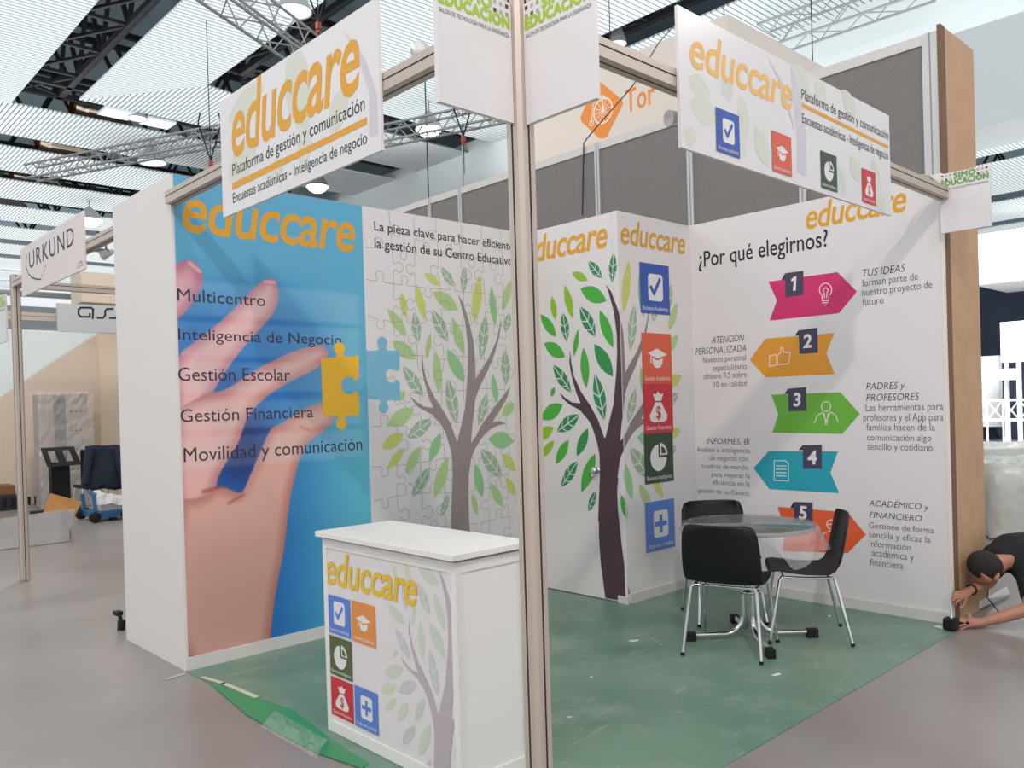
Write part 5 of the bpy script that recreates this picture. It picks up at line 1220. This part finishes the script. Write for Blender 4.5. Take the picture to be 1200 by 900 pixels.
mb = MB(); mb.bevbox((a[0], 14.15, .003), (b[0]+.02, 14.72, .258), DARK, .02)
for k in range(6): mb.box((a[0]+.1+k*.12, 14.14, .06), (a[0]+.16+k*.12, 14.16, .2), BLKP)
tag(mb.build('crate'), 'black crate under the brown carton at the left edge', 'crate')
p = onz(140, 682, 0); q = Vector((.06, 4.35, 0)); t = thing('clamp_stand', (q.x, q.y, 0), 'small black clamp gadget half hidden behind the white end panel', 'gadget')
mb = MB(); mb.tube([(q.x, q.y, .004), (q.x+.005, q.y, .07)], .028, BLKP, 8); mb.build('body', t); mb = MB(); mb.tube([(q.x, q.y, .07), (q.x-.0, q.y+.03, .11)], .014, BLKP, 6); mb.bevbox((q.x-.025, q.y+.02, .10), (q.x+.025, q.y+.10, .128), BLKP, .005); mb.build('jaw', t)

# ================================================================== RIGHT BACKGROUND
XF = 22.0; pf = Plane('x', XF); X = lambda u, v, x=XF: onx(u, v, x)
def fbox(name, u0, v0, u1, v1, x, d, m_, label, cat):
    a, b = onx(u0, v0, x), onx(u1, v1, x); z0 = (b.z if b.z > .03 else .003); mb = MB(); mb.box((x, a.y, z0), (x+d, b.y, a.z), m_); return tag(mb.build(name), label, cat) if label else mb
BRW = mat('bright_white', (240, 242, 244), .6)
fbox('canopy', 1140, 276, 1232, 324, 24, 3, BRW, 'large bright white canopy box in the far hall, beyond the chipboard panel', 'canopy')
fbox('dark_backdrop', 1138, 327, 1240, 560, 27, .2, mat('navy_wall', (38, 46, 66), .8), 'dark navy backdrop wall in the far hall under the white canopy', 'backdrop')
fbox('wall_module', 1144, 418, 1172, 500, 25, .3, mat('module_grey', (206, 208, 212), .7), 'light grey wall module under the dark backdrop, far right', 'wall module')
a, b = onx(1172, 378, 23), onx(1240, 421, 23)
t = thing('light_box_sign', (23, (a.y+b.y)/2, b.z), 'glowing white light box sign with grey letters, far right', 'sign')
mb = MB(); mb.box((23, a.y, b.z), (23.5, b.y, a.z), glow('box_glow', (250, 252, 255), 1.15)); mb.build('light_box', t)
mb = MB(); pq = Plane('x', 22.98); pq.text(mb, 'CTE', (1187, 407), (1228, 402), (1187, 398), mat('letter_grey', (170, 174, 180), .6), 'T', space=1.5); mb.build('lettering', t)
for u in (1176, 1190.5, 1206, 1222):
    a, b = onx(u, 420, 23.2), onx(u+5.5, 492, 23.2); mb = MB(); mb.box((23.2, a.y, .004), (23.4, b.y, a.z), BRW); tag(mb.build('white_column'), 'white column carrying the glowing light box sign', 'column', 'columns under the light box')
fbox('cross_rail', 1140, 434, 1190, 445, 23.06, .138, BRW, 'broad white rail before the light grey wall module, far right', 'rail')
def barrier():
    x = 21.0; a, b = onx(1138, 470, x), onx(1235, 492, x); t = thing('truss_barrier', (x, (a.y+b.y)/2, 0), 'white braced truss barrier across the far aisle', 'barrier'); mb = MB()
    z1, z0 = a.z, b.z
    for z in (z0, z1): mb.tube([(x, a.y, z), (x, b.y, z)], .03, BRW, 6); mb.tube([(x+.25, a.y, z), (x+.25, b.y, z)], .03, BRW, 6)
    mb.build('rails', t); mb = MB(); n = 5
    for k in range(n):
        y0, y1 = a.y+(b.y-a.y)*k/n, a.y+(b.y-a.y)*(k+1)/n; mb.tube([(x, y0, z0), (x, y1, z1)], .018, BRW, 5); mb.tube([(x, y0, z1), (x, y1, z0)], .018, BRW, 5); mb.tube([(x, y0, .0065), (x, y0, z1)], .025, BRW, 5)
    mb.build('bracing', t)
barrier()
a = onz(1148, 543, 0); mb = MB(); mb.box((13.5, -14, .001), (26, 8.2, .006), mat('white_carpet', (232, 232, 232), .6)); tag(mb.build('aisle_carpet'), 'white aisle carpet in the far hall beyond the pallets', 'carpet')
def walker():
    d = 25.2; P = lambda u, v, dt=0: depth(u, v, d+dt); base = onz(1160, 518, 0)
    t = thing('person', (P(1158, 510).x, P(1158, 510).y, 0), 'person in dark clothes walking in the far hall behind the chipboard panel', 'person')
    J = {'pelvis': (P(1155, 484), .15), 'belly': (P(1155, 474), .15), 'chest': (P(1155, 463), .17), 'neck': (P(1154, 455), .07), 'head': (P(1153, 450.5), .11), 'crown': (P(1153, 448), .09),
         'sh_r': (P(1161, 459, -.1), .075), 'el_r': (P(1165, 470, -.15), .06), 'hand_r': (P(1163, 481, -.25), .045), 'sh_l': (P(1149, 459, .1), .075), 'el_l': (P(1147, 471, .15), .06), 'hand_l': (P(1148, 482, .1), .045),
         'kn_r': (P(1162, 498), .085), 'an_r': (P(1169, 511), .055), 'to_r': (P(1172, 513), .045), 'kn_l': (P(1152, 499), .085), 'an_l': (P(1147, 513), .055), 'to_l': (P(1150, 516), .045)}
    E_ = [('pelvis','belly'),('belly','chest'),('chest','neck'),('neck','head'),('head','crown'),('chest','sh_r'),('sh_r','el_r'),('el_r','hand_r'),('chest','sh_l'),('sh_l','el_l'),('el_l','hand_l'),('pelvis','kn_r'),('kn_r','an_r'),('an_r','to_r'),('pelvis','kn_l'),('kn_l','an_l'),('an_l','to_l')]
    skinned('body', J, E_, mat('walker_dark', (30, 32, 40), .9), t, 'pelvis', 2)
    mb = MB(); mb.ball(P(1154, 451, -.06), (.085, .085, .10), SKIN); mb.build('face', t); mb = MB(); mb.ball(P(1153, 449.5), (.125, .125, .13), HAIR); mb.build('hair', t)
walker()
# goods under milky plastic sheeting
def sheeted(name, u0, v0, u1, t0, w, d, label, seed):
    rnd = random.Random(seed); a = depth(u0, v0, t0); c = Vector((a.x, a.y, 0)); ux = Vector((.728, -.685, 0)); uy = Vector((.686, .728, 0)); h = a.z
    t = thing(name, c+ux*w/2+uy*d/2, label, 'covered pallet'); n = 12; vs = []; hs = {}
    for j in range(n+1):
        for i in range(n+1):
            s_, r = i/n, j/n; e = min(s_, 1-s_, r, 1-r); z = h*(1-.10*rnd.random()) if e > .01 else h*.93
            vs.append(c+ux*w*s_+uy*d*r+Vector((rnd.uniform(-.03, .03), rnd.uniform(-.03, .03), z)))
    rim = [i for i in range(n+1)]+[j*(n+1)+n for j in range(1, n+1)]+[n*(n+1)+i for i in range(n-1, -1, -1)]+[j*(n+1) for j in range(n-1, 0, -1)]
    fs = [(j*(n+1)+i, j*(n+1)+i+1, (j+1)*(n+1)+i+1, (j+1)*(n+1)+i) for j in range(n) for i in range(n)]; cc = c+ux*w/2+uy*d/2
    prev = rim
    for k, z_ in enumerate((.66, .36, .02)):
        cur = []
        for q, i0 in enumerate(rim):
            p = Vector(vs[i0]); o_ = Vector((p.x-cc.x, p.y-cc.y, 0)).normalized()*(.03+.06*rnd.random()); vs.append(Vector((p.x, p.y, h*z_+.004))+o_); cur.append(len(vs)-1)
        m_ = len(rim); fs += [(prev[i], cur[i], cur[(i+1) % m_], prev[(i+1) % m_]) for i in range(m_)]; prev = cur
    mb = MB(); mb.add(vs, fs, MILKY, True); mb.build('plastic_sheet', t)
    mb = MB(); A_ = c+ux*.08+uy*.08
    q = [A_, A_+ux*(w-.16), A_+ux*(w-.16)+uy*(d-.16), A_+uy*(d-.16)]; mb.prism([p_+Vector((0, 0, .01)) for p_ in q], (0, 0, h*.82), mat('packed_goods', (196, 190, 176), .8)); mb.build('packed_goods', t)
sheeted('covered_pallet', 1163, 540, 1230, 8.6, 1.5, 1.2, 'nearer pallet of goods under milky plastic sheeting, behind the crouching person', 21)
sheeted('covered_pallet', 1152, 522, 1230, 11.5, 2.0, 1.2, 'farther pallet under milky sheeting, before the white aisle carpet', 22)

# ================================================================== LITTER on the floor
mb = MB(); q = [onz(u, v, 0) for u, v in ((243, 799), (300, 818), (345, 834), (388, 868), (432, 896), (424, 902), (372, 884), (330, 862), (288, 838))]
mb.prism([(p.x, p.y, .0045) for p in q], (0, 0, .002), mat('fresh_green', (52, 140, 90), .4)); tag(mb.build('carpet_strip'), 'bright green clean strip along the front left edge of the carpet', 'carpet')
def strip(pts, w, m_, name, label, cat, z=.0068):
    mb = MB(); P_ = [onz(u, v, 0) for u, v in pts]
    for q in stroke([(p.x, p.y) for p in P_], w): mb.prism([(x, y, z) for x, y in q], (0, 0, .0008), m_)
    tag(mb.build(name), label, cat)
strip(((238, 795), (262, 802), (300, 818)), .03, mat('tape_cream', (206, 196, 176), .5), 'adhesive_tape', 'cream tape strip at the foot of the white end panel', 'tape')
strip(((196, 796), (216, 790)), .02, mat('tape_cream', (206, 196, 176), .5), 'adhesive_tape', 'short cream tape scrap pointing out from the end panel corner', 'tape', .002)
rnd = random.Random(5); mb = MB(); o_ = onz(352, 862, 0); n1, n2 = 16, 5; vs = []
for j in range(n2):
    for i in range(n1):
        u = 322+66*i/(n1-1)-4*j; v = 834+38*i/(n1-1)+5*j; p = onz(u, v, 0)
        vs.append((p.x, p.y, .008+(.05*rnd.random()*math.sin(math.pi*j/(n2-1))*(.3+.7*i/(n1-1)))))
mb.add(vs, [(j*n1+i, j*n1+i+1, (j+1)*n1+i+1, (j+1)*n1+i) for j in range(n2-1) for i in range(n1-1)], mat('floor_film', (222, 232, 224), .12, alpha=.22)); tag(mb.build('plastic_film'), 'crumpled clear floor film beside the front left foot of the counter', 'plastic film')
for i, (u, v, s_, lb) in enumerate(((667, 842, .014, 'tiny white paper scrap on the carpet just right of the corner post'), (743, 752, .035, 'white paper scrap on the carpet before the closet side'), (693, 795, .012, 'tiny white scrap on the carpet left of centre'), (910, 792, .03, 'curled white scrap on the carpet in front of the table'), (972, 723, .02, 'white scrap on the carpet under the right chair'), (1104, 737, .06, 'white scrap at the foot of the wall beside the black tool'))):
    p = onz(u, v, 0); a = rnd.uniform(0, 3); mb = MB(); e = Vector((math.cos(a), math.sin(a), 0))*s_; g = Vector((-e.y, e.x, 0))*.5; z_ = Vector((0, 0, .006))
    mb.prism([p-e-g+z_, p+e-g*.6+z_, p+e*.7+g+z_, p-e*.8+g*.7+z_], (0, 0, .002), mat('paper_white', (222, 220, 214), .7)); tag(mb.build('paper_scrap'), lb, 'scrap')
